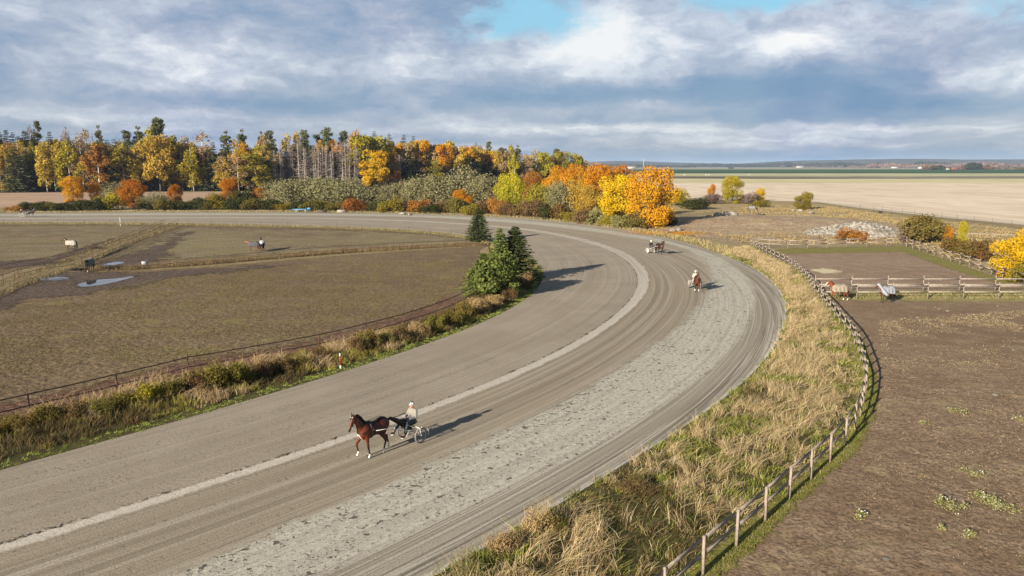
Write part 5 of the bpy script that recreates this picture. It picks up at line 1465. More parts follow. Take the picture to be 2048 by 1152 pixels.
def horse(coat, pose, voxel=.02, socks=('rf', 'lf', 'rh', 'lh'), blaze=False, tail='hang', mane=True, harness=False, blanket=None, neckcover=False, blinder=False, trim=None, stock=1.0):
    f = Flesh(); poll = np.array(pose['poll']); muz = np.array(pose['muz'])
    f.blob((.42, 0, 1.20), (.36, .255, .37)); f.blob((.0, 0, 1.20), (.66, .285, .315)); f.blob((-.52, 0, 1.27), (.38, .275, .31)); f.blob((.30, 0, 1.43), (.26, .10, .13)); f.blob((-.44, 0, 1.42), (.30, .15, .16)); f.blob((.60, 0, 1.12), (.18, .20, .23))
    n0 = np.array((.56, 0, 1.30)); nv = poll - n0; mid = n0 * .5 + poll * .5 + np.array((.0, 0, .05))
    f.limb((n0 + (0, 0, -.03), .235), (mid, .165), (poll + (-.05, 0, -.05), .115), flat=(1, .62, 1))
    hd = unit(muz - poll); dn = np.array((-hd[2], 0, hd[0])); dn = dn if dn[2] < 0 or dn[0] < 0 else -dn
    L = np.linalg.norm(muz - poll)
    f.limb((poll + hd * .02, .095), (poll + hd * L * .35, .105), (poll + hd * L * .8, .062), (muz, .062), flat=(1, .78, 1))
    under = np.array((-hd[2] * -1, 0, -hd[0])) if hd[0] > 0 else dn
    under = np.array((hd[2], 0, -hd[0]))
    f.blob(poll + hd * L * .30 + under * .085, (.10, .062, .10)); f.limb((poll + hd * L * .3 + under * .10, .06), (muz + under * .02, .045), flat=(1, .8, 1))
    up = -under
    for s in (1, -1): f.limb((poll + np.array((-.01, .055 * s, 0)) + up * .06 - hd * .02, .032), (poll + np.array((0, .068 * s, 0)) + up * .13 - hd * .10, .026), (poll + np.array((0, .062 * s, 0)) + up * .15 - hd * .19, .008))
    foots = {}
    for k, y in (('rf', -.145), ('lf', .145)):
        e, kn, fe, ho = [np.array((p[0], y * (1 if i < 1 else .92), p[1])) for i, p in enumerate(pose[k])]
        f.limb(((.46, y * .85, 1.18), .15), (e, .105), (e * .45 + kn * .55, .066), (kn, .056), flat=(1, .85, 1)); f.limb((kn, .056), (kn * .6 + fe * .4, .034), (fe, .041)); f.limb((fe, .041), (ho + (0, 0, .03), .044), (ho, .052))
        foots[k] = (kn, fe, ho)
    for k, y in (('rh', -.15), ('lh', .15)):
        st, hk, fe, ho = [np.array((p[0], y * (1.05 if i == 0 else .92), p[1])) for i, p in enumerate(pose[k])]
        f.limb(((-.55, y * .9, 1.22), .20), (st, .145), (st * .4 + hk * .6, .075), (hk, .060), flat=(1, .72, 1)); f.limb((hk + (-.035, 0, .03), .042), (hk, .055), (hk * .55 + fe * .45, .038), (fe, .043)); f.limb((fe, .043), (ho + (0, 0, .03), .046), (ho, .054))
        foots[k] = (hk, fe, ho)

    def paint(V):
        c = np.tile(np.array(coat['body']), (len(V), 1)); n = fbm(V[:, 0] * 3 + 5, V[:, 2] * 3 + V[:, 1], 3, 4)[:, None]
        c = c * (.75 + .5 * n)
        rear = np.clip((.30 - V[:, 0]) / .35, 0, 1)[:, None] * (.0 if coat is CHEST else .72); c = c * (1 - rear) + c * .22 * rear  # barrel and rump darkened: shade of the grazing sun put into the coat
        low = np.clip((.66 - V[:, 2]) / .16, 0, 1)[:, None]; c = c * (1 - low) + np.array(coat['points']) * low
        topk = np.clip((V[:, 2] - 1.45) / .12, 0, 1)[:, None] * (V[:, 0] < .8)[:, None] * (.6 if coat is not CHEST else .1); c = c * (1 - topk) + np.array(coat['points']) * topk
        dm = np.linalg.norm(V - muz, axis=1); c = np.where((dm < .085)[:, None], c * .3, c)
        for k in socks:
            kn, fe, ho = foots[k]; lim = fe * .86 + kn * .14; ax = unit(ho - kn)
            on = ((V - lim) @ ax > 0) & (np.linalg.norm(V - fe, axis=1) < .24) & (V[:, 1] * fe[1] > 0); c = np.where(on[:, None], (.66, .62, .55), c)
        for k in foots:
            ho = foots[k][2]; on = (np.linalg.norm(V - ho, axis=1) < .060) & (V[:, 2] < ho[2] + .0); c = np.where(on[:, None], (.10, .08, .065), c)
        if blaze:
            t = (V - poll) @ hd / L; off = (V - poll) - ((V - poll) @ hd)[:, None] * hd
            on = (t > .12) & (t < 1.15) & (np.abs(V[:, 1]) < .045) & (off @ up > .03); c = np.where(on[:, None], (.68, .64, .58), c)
        for s in (1, -1):
            e = poll + hd * L * .32 + np.array((0, .082 * s, 0)) + up * .03; c = np.where((np.linalg.norm(V - e, axis=1) < .026)[:, None], (.004, .003, .003), c)
        return c
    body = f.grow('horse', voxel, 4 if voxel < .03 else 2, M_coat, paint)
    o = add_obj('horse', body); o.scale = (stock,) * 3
    rng = np.random.default_rng(3)
    if mane and not neckcover:
        mb = MB()
        for i in range(46):
            t = i / 45; p = n0 * (1 - t) + poll * t + np.array((.0, 0, 0)); crest = p + np.array((-nv[2], 0, nv[0])) / np.linalg.norm(nv) * (.23 * (1 - t) + .12 * t - .02) + np.array((0, 0, .045 * math.sin(math.pi * t)))
            sd = rng.choice((1, -1), p=(.7, .3)); ln = rng.uniform(.13, .26)
            q1 = crest + np.array((-.05, .06 * sd, .02 + .03 * rng.random())); q2 = crest + np.array((-.14 - .08 * rng.random(), .10 * sd, -ln * .55))
            mb.tube([crest + (.02, 0, -.05), q1, q2], [.030, .024, .006], 4)
        mb.tube([poll + up * .10 - hd * .06, poll + hd * .08 + up * .12, poll + hd * .2 + up * .11], [.03, .03, .01], 5)
        add_obj('mane', mb.mesh('mane', [M_hairblack if coat is not CHEST else CHM], True), o)
    mb = MB(); dock = np.array((-.86, 0, 1.36))
    for i in range(46):
        w = rng.normal(0, 1, 2)
        if tail == 'fly':
            pts = [dock + (.06, 0, 0), dock + (-.14, w[0] * .03, .03 + w[1] * .02), dock + (-.55, w[0] * .08 + .04, -.22 + w[1] * .05), dock + (-1.05 - .1 * rng.random(), w[0] * .11 + .08, -.62 + w[1] * .09)]
            if rng.random() < .5: pts.append(dock + (-1.25 - .15 * rng.random(), w[0] * .14 + .08, -.86 + w[1] * .08))
        else: pts = [dock + (.06, 0, 0), dock + (-.07, w[0] * .02, -.08), dock + (-.12 + w[1] * .02, w[0] * .045, -.45), dock + (-.10 + w[1] * .03, w[0] * .05, -.80 - .15 * rng.random())]
        r = np.linspace(.042, .008, len(pts)); r[1] = .038; mb.tube(pts, r, 4)
    add_obj('tail', mb.mesh('tail', [M_hairblack if coat is not CHEST else CHM], True), o)
    if harness:
        mb = MB()
        def hoop(x, z0, ry, rz, r, mi=0):
            a = np.linspace(0, 2 * np.pi, 25); mb.tube(np.c_[np.full(25, x), ry * np.cos(a), z0 + rz * np.sin(a)], r, 5, mi, cap=False)
        for dx in (-.03, .03): hoop(.22 + dx, 1.205, .292, .35, .022)
        mb.box((.22, 0, 1.555), (.16, .20, .05))
        for s in (1, -1):
            mb.tube([(.22, .27 * s, 1.33), (.46, .275 * s, 1.28), (.70, .20 * s, 1.20), (.80, 0, 1.18)], [.022] * 4, 5, 0)
            mb.tube([(.22, .06 * s, 1.58), (-.2, .09 * s, 1.55), (-.62, .07 * s, 1.585), (-.84, .03 * s, 1.42)], [.014] * 4, 4)
            mb.box((.16, .31 * s, 1.24), (.14, .04, .22))
        if trim: 
            for s in (1, -1): mb.tube([(.80, .02 * s, 1.17), (.70, .10 * s, .98), (.50, .06 * s, .86)], [.022] * 3, 5, 1)
        add_obj('harness', mb.mesh('harness', [M_leather, M_whitestrap]), o)
        mb = MB()
        for t, r in ((.12, .135), (.62, .105)):
            c = poll + hd * L * t + under * .045; a = np.linspace(0, 2 * np.pi, 21)
            mb.tube(np.array([c + np.array((0, .085 * (1.05 if t < .5 else .8) * math.cos(x), 0)) + (up * math.sin(x)) * r for x in a]), .014, 4, 0, cap=False)
        for s in (1, -1):
            mb.tube([poll + (0, .085 * s, 0) + up * .02, poll + hd * L * .35 + (0, .098 * s, 0), poll + hd * L * .72 + (0, .068 * s, 0) + under * .04], [.012] * 3, 4)
            mb.ball(poll + hd * L * .74 + np.array((0, .072 * s, 0)) + under * .05, .022, 8, 6, 1)
        c = poll + hd * .05 + up * .10; mb.tube([c + (0, -.08, 0), c + (0, 0, .02), c + (0, .08, 0)], [.016] * 3, 5, 1)
        add_obj('bridle', mb.mesh('bridle', [M_leather, M_whitestrap]), o)
    if blanket is not None:
        xs = np.linspace(.76, -.94, 26); na = 25; V = []
        for i, x in enumerate(xs):
            w = float(np.interp(x, [-.94, -.88, -.70, -.45, -.1, .3, .55, .70, .76], [.10, .20, .285, .315, .325, .305, .27, .22, .17]))
            top = float(np.interp(x, [-.94, -.88, -.74, -.48, -.1, .25, .45, .62, .76], [1.12, 1.34, 1.50, 1.61, 1.53, 1.56, 1.58, 1.50, 1.36]))
            hem = float(np.interp(x, [-.94, -.80, -.5, -.1, .3, .6, .76], [.94, .84, .82, .92, .86, .88, 1.02])) + .03 * math.sin(i * 1.7)
            mid = top - (top - hem) * .45
            for t in np.linspace(-1, 1, na):
                a = abs(t); th = min(1, a / .55) * math.pi / 2
                y = w * math.sin(th) ** .8; z = mid + (top - mid) * math.cos(th) ** .9 if a < .55 else mid - (mid - hem) * (a - .55) / .45
                fold = .030 * math.sin(x * 16 + a * 5 + (2 if t > 0 else 0)) * min(1, max(0, (a - .25) / .4))
                V.append((x + .02 * math.sin(t * 9), np.sign(t) * (y + fold + (.03 * (a - .55) if a > .55 else 0)), z))
        i, j = np.meshgrid(np.arange(25), np.arange(na - 1), indexing='ij'); q = i * na + j
        me = new_mesh('blanket', V, np.stack([q, q + 1, q + na + 1, q + na], -1).reshape(-1, 4), [blanket], smooth=True)
        bo = add_obj('blanket', me, o); md = bo.modifiers.new('thick', 'SOLIDIFY'); md.thickness = .025; md.offset = 1
        # tail flap and crossing chest straps
        mb = MB(); mb.tube([(.73, -.19, 1.18), (.83, 0, 1.15), (.73, .19, 1.18)], [.03] * 3, 5)
        add_obj('chest_strap', mb.mesh('chest_strap', [blanket]), o)
    if neckcover:
        g = Flesh(); g.limb((n0 + (.06, 0, .06), .215), (mid, .190), (poll + (-.05, 0, -.05), .150), flat=(1, .68, 1)); g.limb((poll - hd * .02, .115), (poll + hd * L * .28, .120), flat=(1, .85, 1))
        add_obj('neck_cover', g.grow('neck_cover', .03, 3, blanket), o)
    return o


CHM = material('chestnut_hair', color=(.10, .035, .015), rough=.5)


def fabric(name, c):
    return material(name, lambda g: (g.mix(g.noise(g.pos(), 3.5, 4, .6).step(.3, .7), tuple(k * .78 for k in c), c), g.noise(g.pos(), 6, 4, .6), .04), rough=.9)


B_pale = fabric('pale_grey_blanket', (.33, .33, .34))
B_white, B_beige, B_blue, B_grey, B_dark = fabric('white_blanket', (.37, .345, .29)), fabric('beige_blanket', (.29, .245, .18)), fabric('pale_blue_blanket', (.28, .30, .32)), fabric('grey_blanket', (.20, .195, .20)), fabric('slate_blanket', (.085, .082, .092))


def put(o, name, loc, heading, label, cat='horse', group=None):
    o.name = name; o.location = (float(loc[0]), float(loc[1]), float(loc[2]) if len(loc) > 2 else 0.0); o.rotation_euler = (0, 0, heading)
    return tag(o, label, cat, group)


# ---- the sulky (training cart), origin under the axle, x forward
M_chrome = material('pale_metal', color=(.50, .50, .50), rough=.35, metal=.6)
M_tyre = material('grey_tyre', color=(.20, .19, .18), rough=.8)
M_frame = material('cream_frame', color=(.58, .55, .48), rough=.45)
M_seat = material('black_seat', color=(.018, .018, .020), rough=.5)


def sulky(disc=False):
    root = empty('sulky', (0, 0, 0)); R0 = .345; root.scale = (1.04,) * 3
    for s in (1, -1):
        w = empty('wheel', (0, .60 * s, R0 + .03)); w.parent = root
        mb = MB(); mb.torus((0, 0, 0), R0, .030, seg=36, sides=8); add_obj('tyre', mb.mesh('tyre', [M_tyre], True), w)
        mb = MB(); mb.torus((0, 0, 0), R0 - .040, .014, seg=36, sides=6); add_obj('rim', mb.mesh('rim', [M_chrome], True), w)
        mb = MB()
        if disc: mb.tube([(0, -.012, 0), (0, .012, 0)], R0 - .05, 28)
        else:
            for k in range(20):
                a = k * math.pi / 10; mb.tube([(.03 * math.cos(a), .03 * (-1) ** k, .03 * math.sin(a)), ((R0 - .05) * math.cos(a), 0, (R0 - .05) * math.sin(a))], .0035, 4)
        add_obj('spokes' if not disc else 'wheel_disc', mb.mesh('spokes', [M_chrome if not disc else M_frame]), w)
        mb = MB(); mb.tube([(0, -.06, 0), (0, .06, 0)], .032, 8); add_obj('hub', mb.mesh('hub', [M_chrome]), w)
        # fork around the wheel with its mudguard loop
        mb = MB()
        for t in (-.085, .085): mb.tube([(.02, .60 * s + t, R0 + .03), (.12, .60 * s + t, .60), (.10, .60 * s + t * .8, .74)], .014, 5)
        mb.tube([(.10, .60 * s - .08, .74), (.10, .60 * s + .08, .74)], .014, 5)
        a = np.linspace(R(-8), R(100), 9); mb.tube(np.c_[-(R0 + .07) * np.sin(a) * 1.0 + .0, np.full(9, .60 * s + .09 * s), R0 + .03 + (R0 + .07) * np.cos(a)], .016, 5)
        add_obj('fork', mb.mesh('fork', [M_frame], True), root)
        # shaft from the arch to the horse's girth
        mb = MB(); mb.tube([(-.05, .46 * s, .70), (.5, .46 * s, .70), (1.2, .45 * s, .92), (1.9, .42 * s, 1.18), (2.40, .37 * s, 1.24)], [.020, .021, .02, .018, .016], 7)
        add_obj('shaft', mb.mesh('shaft', [M_frame], True), root)
        mb = MB(); mb.tube([(.62, .46 * s, .70), (.70, .40 * s, .46), (.82, .34 * s, .42)], .014, 5); mb.box((.84, .34 * s, .43), (.20, .10, .02))
        add_obj('foot_rest', mb.mesh('foot_rest', [M_frame]), root)
    mb = MB(); mb.tube([(.10, -.68, .74), (.06, -.3, .74), (.06, .3, .74), (.10, .68, .74)], .020, 6); mb.tube([(.5, -.46, .70), (.5, .46, .70)], .016, 5)
    for s in (1, -1): mb.tube([(.5, .2 * s, .70), (.06, .14 * s, .80)], .012, 5)
    add_obj('arch', mb.mesh('arch', [M_frame], True), root)
    mb = MB(); mb.ball((.02, 0, .83), (.24, .22, .06), 16, 8); mb.tube([(-.17, -.17, .86), (-.23, 0, .93), (-.17, .17, .86)], .035, 6)
    add_obj('seat', mb.mesh('seat', [M_seat], True), root)
    return root


# ---- the driver, sitting, same origin as the sulky
M_skin = attrmat('skin', .55)
HIP, CHS, NCK, HDC = np.array((-.02, 0, .98)), np.array((-.10, 0, 1.32)), np.array((-.08, 0, 1.47)), np.array((-.04, 0, 1.64))


def arm_pts(s): return [np.array((-.10, .19 * s, 1.40)), np.array((.00, .29 * s, 1.15)), np.array((.25, .13 * s, 1.08))]
def leg_pts(s): return [np.array((.0, .10 * s, .94)), np.array((.46, .23 * s, 1.00)), np.array((.72, .33 * s, .56)), np.array((.92, .35 * s, .48))]


def driver(jacket, sleeve, trousers, helmet, hmark, goggles):
    f = Flesh(); f.blob(HIP, (.15, .17, .13)); f.limb((HIP, .15), (HIP * .4 + CHS * .6, .13), (CHS, .135), flat=(.85, 1.2, 1)); f.limb((CHS + (0, 0, .06), .10), (NCK, .058), (HDC + (0, 0, -.06), .055))
    f.blob(HDC, (.098, .077, .122)); f.limb((HDC + (.03, 0, -.04), .07), (HDC + (.055, 0, -.095), .04)); f.limb((HDC + (.085, 0, .01), .012), (HDC + (.112, 0, -.025), .015))
    for s in (1, -1):
        a = arm_pts(s); f.limb((a[0], .062), (a[1], .045), (a[2], .030)); f.blob(HDC + (-.005, .079 * s, -.01), (.022, .010, .034))
        # hand closed on the rein: palm, four bent fingers of different lengths, thumb from the side of the palm
        d = unit(a[2] - a[1]); pal = a[2] + d * .055; f.limb((a[2], .026), (pal, .032), flat=(1, 1, 1))
        for k, ln in enumerate((.034, .040, .038, .030)):
            b = pal + d * .035 + np.array((0, 0, .028 - .019 * k)); m = b + d * ln + np.array((0, -.012 * s, -.006)); e = m - d * ln * .6 + np.array((0, -.028 * s, -.006)); f.limb((b, .0095), (m, .009), (e, .0075))
        b = a[2] + d * .03 + np.array((0, -.02 * s, .024)); f.limb((b, .0115), (b + d * .035 + np.array((0, -.012 * s, .014)), .010), (b + d * .06 + np.array((0, -.012 * s, .004)), .008))
        l = leg_pts(s); f.limb((l[0], .085), (l[1], .058), (l[2], .040), (l[3], .035))

    def paint(V):
        c = np.tile((.42, .24, .17), (len(V), 1))
        for s in (1, -1): c = np.where((np.linalg.norm(V - (HDC + (.088, .032 * s, .012)), axis=1) < .016)[:, None], (.02, .015, .01), c)
        return np.where((np.linalg.norm(V - (HDC + (.10, 0, -.068)), axis=1) < .018)[:, None], (.28, .10, .09), c)
    o = add_obj('person', f.grow('person', .008, 2, M_skin, paint))
    f = Flesh(); f.limb((HIP + (-.02, 0, .02), .185), (HIP * .4 + CHS * .6, .165), (CHS + (0, 0, .02), .165), flat=(.85, 1.2, 1)); f.limb((CHS + (0, 0, .07), .12), (NCK + (0, 0, -.02), .075))
    for s in (1, -1): a = arm_pts(s); f.limb((a[0] + (0, -.015 * s, .0), .092), (a[1], .066), (a[1] * .12 + a[2] * .88, .044))
    def jp(V):
        c = np.tile(np.array(jacket), (len(V), 1)) * (.8 + .4 * fbm(V[:, 0] * 8, V[:, 2] * 8, 2, 3))[:, None]
        return np.where(((V[:, 0] > .06) | (V[:, 2] < 1.02))[:, None], np.array(sleeve), c)
    add_obj('jacket', f.grow('jacket', .018, 3, attrmat('jacket_cloth', .85), jp), o)
    f = Flesh(); f.blob(HIP + (0, 0, -.02), (.18, .19, .13))
    for s in (1, -1): l = leg_pts(s); f.limb((l[0], .115), (l[1], .082), (l[1] * .15 + l[2] * .85, .060))
    add_obj('trousers', f.grow('trousers', .018, 3, fabric('trouser_cloth', trousers)), o)
    for s in (1, -1):
        f = Flesh(); l = leg_pts(s); f.limb((l[1] * .22 + l[2] * .78, .055), (l[2], .052), (l[2] + (.03, 0, -.03), .05), (l[3], .042)); add_obj('boot', f.grow('boot', .018, 2, M_leather), o)
    mb = MB(); V, F4, F3 = sphere(20, 14); keep = lambda F: F[(V[F][:, :, 2].mean(1) > -.18)]
    VV = V * (.128, .105, .118) + HDC + (-.012, 0, .045); mb.add(VV, keep(F4), 0); mb.add(VV, keep(F3), 0)
    mb.tube([HDC + (.10, -.07, .055), HDC + (.155, 0, .050), HDC + (.10, .07, .055)], [.010, .014, .010], 5)
    for k in (-1, 0, 1): mb.tube([HDC + (.085, .045 * k, .125), HDC + (.0, .055 * k, .170), HDC + (-.09, .05 * k, .125)], [.014] * 3, 5, 1)
    ho = add_obj('helmet', mb.mesh('helmet', [helmet, hmark], True), o); md = ho.modifiers.new('thick', 'SOLIDIFY'); md.thickness = .012
    if goggles:
        mb = MB(); mb.tube([HDC + (.075, -.07, .075), HDC + (.112, 0, .085), HDC + (.075, .07, .075)], [.020] * 3, 6); mb.tube([HDC + (.075, .07, .075), HDC + (-.03, .118, .07), HDC + (-.12, .06, .06), HDC + (-.12, -.06, .06), HDC + (-.03, -.118, .07), HDC + (.075, -.07, .075)], .010, 4)
        add_obj('goggles', mb.mesh('goggles', [M_leather], True), o)
    return o


def reins(hobj, pose, off):
    """two lines from the bit to the driver's hands, in the horse's own axes"""
    poll = np.array(pose['poll']); muz = np.array(pose['muz']); bit = poll * .26 + muz * .74; mb = MB()
    for s in (1, -1):
        hand = arm_pts(s)[2] + np.array((.05, 0, 0)) + np.array((-off, 0, 0))
        mb.tube([bit + (0, .075 * s, -.02), (.72, .17 * s, 1.52), (.22, .12 * s, 1.585), (-.45, .12 * s, 1.62), (-.95, .14 * s, 1.38), hand], [.009] * 6, 4)
    add_obj('reins', mb.mesh('reins', [M_leather]), hobj)


OFF = 2.38                                               # horse's middle ahead of the axle


def rig(axle, heading, horse_kw, drv_kw, pose, labels, disc=False):
    h = np.array((math.cos(heading), math.sin(heading))); p = np.asarray(axle)[:2] + h * OFF
    hs = horse(pose=pose, harness=True, tail=horse_kw.pop('tail', 'hang'), **horse_kw); reins(hs, pose, OFF); hs.scale = (1.05,) * 3; put(hs, 'horse', p, heading, labels[0], 'horse', 'trotting horses on the track')
    sk = sulky(disc); sk.location = (axle[0], axle[1], 0); sk.rotation_euler = (0, 0, heading); tag(sk, labels[1], 'sulky', 'sulkies on the track')
    d = driver(**drv_kw); d.scale = (1.06,) * 3; d.location = (axle[0], axle[1], 0); d.rotation_euler = (0, 0, heading); tag(d, labels[2], 'person', 'drivers on the track')


M_hw = material('white_helmet', color=(.74, .74, .72), rough=.3); M_hb = material('dark_helmet_mark', color=(.02, .025, .03), rough=.3)
HA = math.atan2(-.775, -.63)
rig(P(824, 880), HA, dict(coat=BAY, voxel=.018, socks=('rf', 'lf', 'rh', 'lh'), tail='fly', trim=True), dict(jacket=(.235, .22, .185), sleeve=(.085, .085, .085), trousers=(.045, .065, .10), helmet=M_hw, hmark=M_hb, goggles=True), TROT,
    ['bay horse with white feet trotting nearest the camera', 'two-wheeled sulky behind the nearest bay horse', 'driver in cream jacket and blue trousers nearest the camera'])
rig(P(1390, 576), math.atan2(-.985, -.17), dict(coat=BAY, voxel=.026, socks=('lf', 'rh')), dict(jacket=(.40, .36, .30), sleeve=(.30, .28, .24), trousers=(.35, .33, .30), helmet=M_hw, hmark=M_hw, goggles=False), dict(TROT, rf=TROT['lf'], lf=TROT['rf'], lh=TROT['rh'], rh=TROT['lh']),
    ['reddish bay horse coming head-on round the bend', 'sulky with pale wheel discs behind the head-on bay horse', 'driver in white on the head-on sulky'], True)
rig(P(1302, 506), math.atan2(-.93, .36), dict(coat=DARKBAY, voxel=.028, socks=()), dict(jacket=(.028, .028, .035), sleeve=(.028, .028, .035), trousers=(.05, .05, .06), helmet=M_hw, hmark=M_hw, goggles=False), TROT,
    ['dark brown horse farther up the bend pulling a driver in black', 'sulky with pale wheels farther up the bend', 'driver in black with white helmet farther up the bend'], True)
rig(P(44, 434), math.atan2(-.02, 1), dict(coat=BLACK, voxel=.03, socks=('rf',)), dict(jacket=(.05, .05, .06), sleeve=(.05, .05, .06), trousers=(.30, .30, .32), helmet=M_hw, hmark=M_hw, goggles=False), TROT,
    ['dark horse trotting far off at the left end of the straight', 'distant sulky at the left end of the far straight', 'driver with white helmet on the distant sulky'])

put(horse(CHEST, WALK, .024, ('rh', 'lh'), True, blanket=B_beige), 'horse', P(1676, 601), math.pi + .12, 'chestnut horse with white face in a beige blanket by the fence corner', group='blanketed horses in the paddocks')
put(horse(BAY, STAND, .024, (), False, blanket=B_blue, neckcover=True), 'horse', P(1772, 605), math.pi + .30, 'horse in pale blue blanket with matching neck cover', group='blanketed horses in the paddocks')
put(horse(BAY, STAND, .028, (), False, blanket=B_white), 'horse', P(143, 501), math.pi - .05, 'horse in white blanket in the left infield paddock', group='blanketed horses in the paddocks')
put(horse(BLACK, dict(STAND, poll=(1.16, 0, 1.30), muz=(1.40, 0, .86)), .028, ('rf',), False, blanket=B_grey), 'horse', P(181, 543), -math.pi / 2 + .12, 'dark horse in grey blanket standing behind the puddles', group='blanketed horses in the paddocks')
put(horse(CHEST, dict(STAND, poll=(1.12, 0, 1.62), muz=(1.44, 0, 1.26)), .028, (), False, blanket=B_dark), 'horse', P(508, 504), math.pi, 'chestnut horse in dark slate blanket beside a paler blanketed horse', group='blanketed horses in the paddocks')
put(horse(BLACK, STAND, .028, (), False, blanket=B_pale), 'horse', P(525, 501), math.pi / 2 + .5, 'dark horse in pale grey blanket beside the slate-blanketed one', group='blanketed horses in the paddocks')
put(horse(BLACK, GRAZE, .028, (), False, blanket=B_grey), 'horse', P(1504, 432) + np.array((0, 0, 1.05)), -.25, 'grey-blanketed horse grazing on the rise far right', group='blanketed horses in the paddocks')

# ================================================================ SMALL THINGS
def marker(u, v, h, label, red):
    o = empty('marker_post', tuple(P(u, v))); mb = MB(); mb.tube([(0, 0, -.2), (0, 0, h * .22)], .045, 10); add_obj('base', mb.mesh('base', [M_hw]), o)
    mb = MB(); mb.tube([(0, 0, h * .22), (0, 0, h * .82)], .046, 10); add_obj('shaft', mb.mesh('shaft', [material('red_paint', color=(.30, .03, .028), rough=.5) if red else M_hw]), o)
    mb = MB(); mb.tube([(0, 0, h * .82), (0, 0, h), (0, 0, h + .02)], [.045, .045, .035], 10); add_obj('cap', mb.mesh('cap', [M_hw]), o); tag(o, label, 'post')


marker(681, 737, 1.0, 'red and white marker post on the inner verge', True)
marker(241, 452, 1.9, 'plain white marker post beside the far straight', False)
# blue track harrow on the far side of the straight
o = empty('track_harrow', tuple(P(606, 424))); mb = MB(); M_blue = material('blue_paint', color=(.10, .26, .42), rough=.5)
for y in (-.9, .9): mb.beam((-2.6, y, .75), (2.4, y, .75), .12, .16)
for x in np.linspace(-2.5, 2.3, 6): mb.beam((x, -.96, .93), (x, .96, .93), .10, .10)
for x in np.linspace(-2.5, 2.3, 9):
    mb.beam((x, -.9, .66), (x, -.9, .1), .05, .05, up=(1, 0, 0)); mb.beam((x, -.9, .84), (x, -.9, 1.12), .04, .04, up=(1, 0, 0))
mb.box((1.9, 0, .95), (.9, 1.5, .5)); add_obj('frame', mb.mesh('frame', [M_blue]), o)
for x in (-1.4, 1.0):
    mb = MB(); mb.torus((x, -1.08, .36), .27, .09); mb.tube([(x, -1.12, .36), (x, -1.02, .36)], .2, 12); add_obj('wheel', mb.mesh('wheel', [M_tyre], True), o)
mb = MB(); mb.tube([(-2.6, 0, .7), (-3.6, 0, .5)], .06, 6); add_obj('drawbar', mb.mesh('drawbar', [M_blue]), o)
tag(o, 'low blue track harrow on wheels beside the far straight', 'harrow')
# stones and logs


def rock_mesh(seed, flat=.6):
    V, F4, F3 = sphere(14, 9); n = 1 + .5 * (fbm(V[:, 0] * 1.7 + seed * 3.1 + 7, V[:, 1] * 1.7 + V[:, 2] * 1.3 + 9, 3, seed) - .45); V = V * n[:, None] * (1, .8, flat); V = np.sign(V) * np.abs(V) ** .85
    mb = MB(); mb.add(V, F4); mb.add(V, F3); return mb.mesh('rock', [M_stone])


M_stone = material('pale_stone', lambda g: (g.mix(g.noise(g.pos(), 1.6, 5, .65).step(.35, .65), (.16, .145, .115), (.30, .275, .235)), g.noise(g.pos(), 4, 5, .7), .12), rough=.95)
ROCKS = [rock_mesh(k) for k in range(5)]
for i, (u, v, wpx, lab) in enumerate([(1345, 461, 14, 'leftmost pale boulder right of the biggest maple'), (1358, 459, 20, 'broad pale boulder in the row right of the biggest maple'), (1368, 454, 12, 'small boulder at the top of the row by the biggest maple'), (1336, 465, 10, 'lowest small boulder beside the fallen orange leaves'),
                                      (1404, 437, 14, 'boulder at the left end of the stone row on the rise'), (1418, 434, 16, 'rounded boulder second in the stone row on the rise'), (1436, 431, 26, 'long pale boulder in the middle of the stone row'), (1460, 429, 30, 'longest flat boulder at the right end of the stone row'), (1447, 434, 9, 'small dark-edged stone between the long boulders'),
                                      (1600, 421, 12, 'stone lying under the lone olive tree'), (1622, 425, 14, 'pale stone right of the lone olive tree'), (1586, 420, 10, 'stone left of the lone olive tree'), (805, 427, 14, 'pale stone block at the foot of the willows'), (820, 429, 10, 'second pale block at the foot of the willows')]):
    w = wpx / PXM(u, v); o = add_obj('boulder', ROCKS[i % 5], None, tuple(P(u, v, w * .16 + (1.0 if 1390 < u < 1470 else 0) * .7))); o.scale = (w * .5, w * .36, w * .34); o.rotation_euler = (0, 0, i * 1.3); tag(o, lab, 'boulder', 'pale boulders')
# the heap of stones


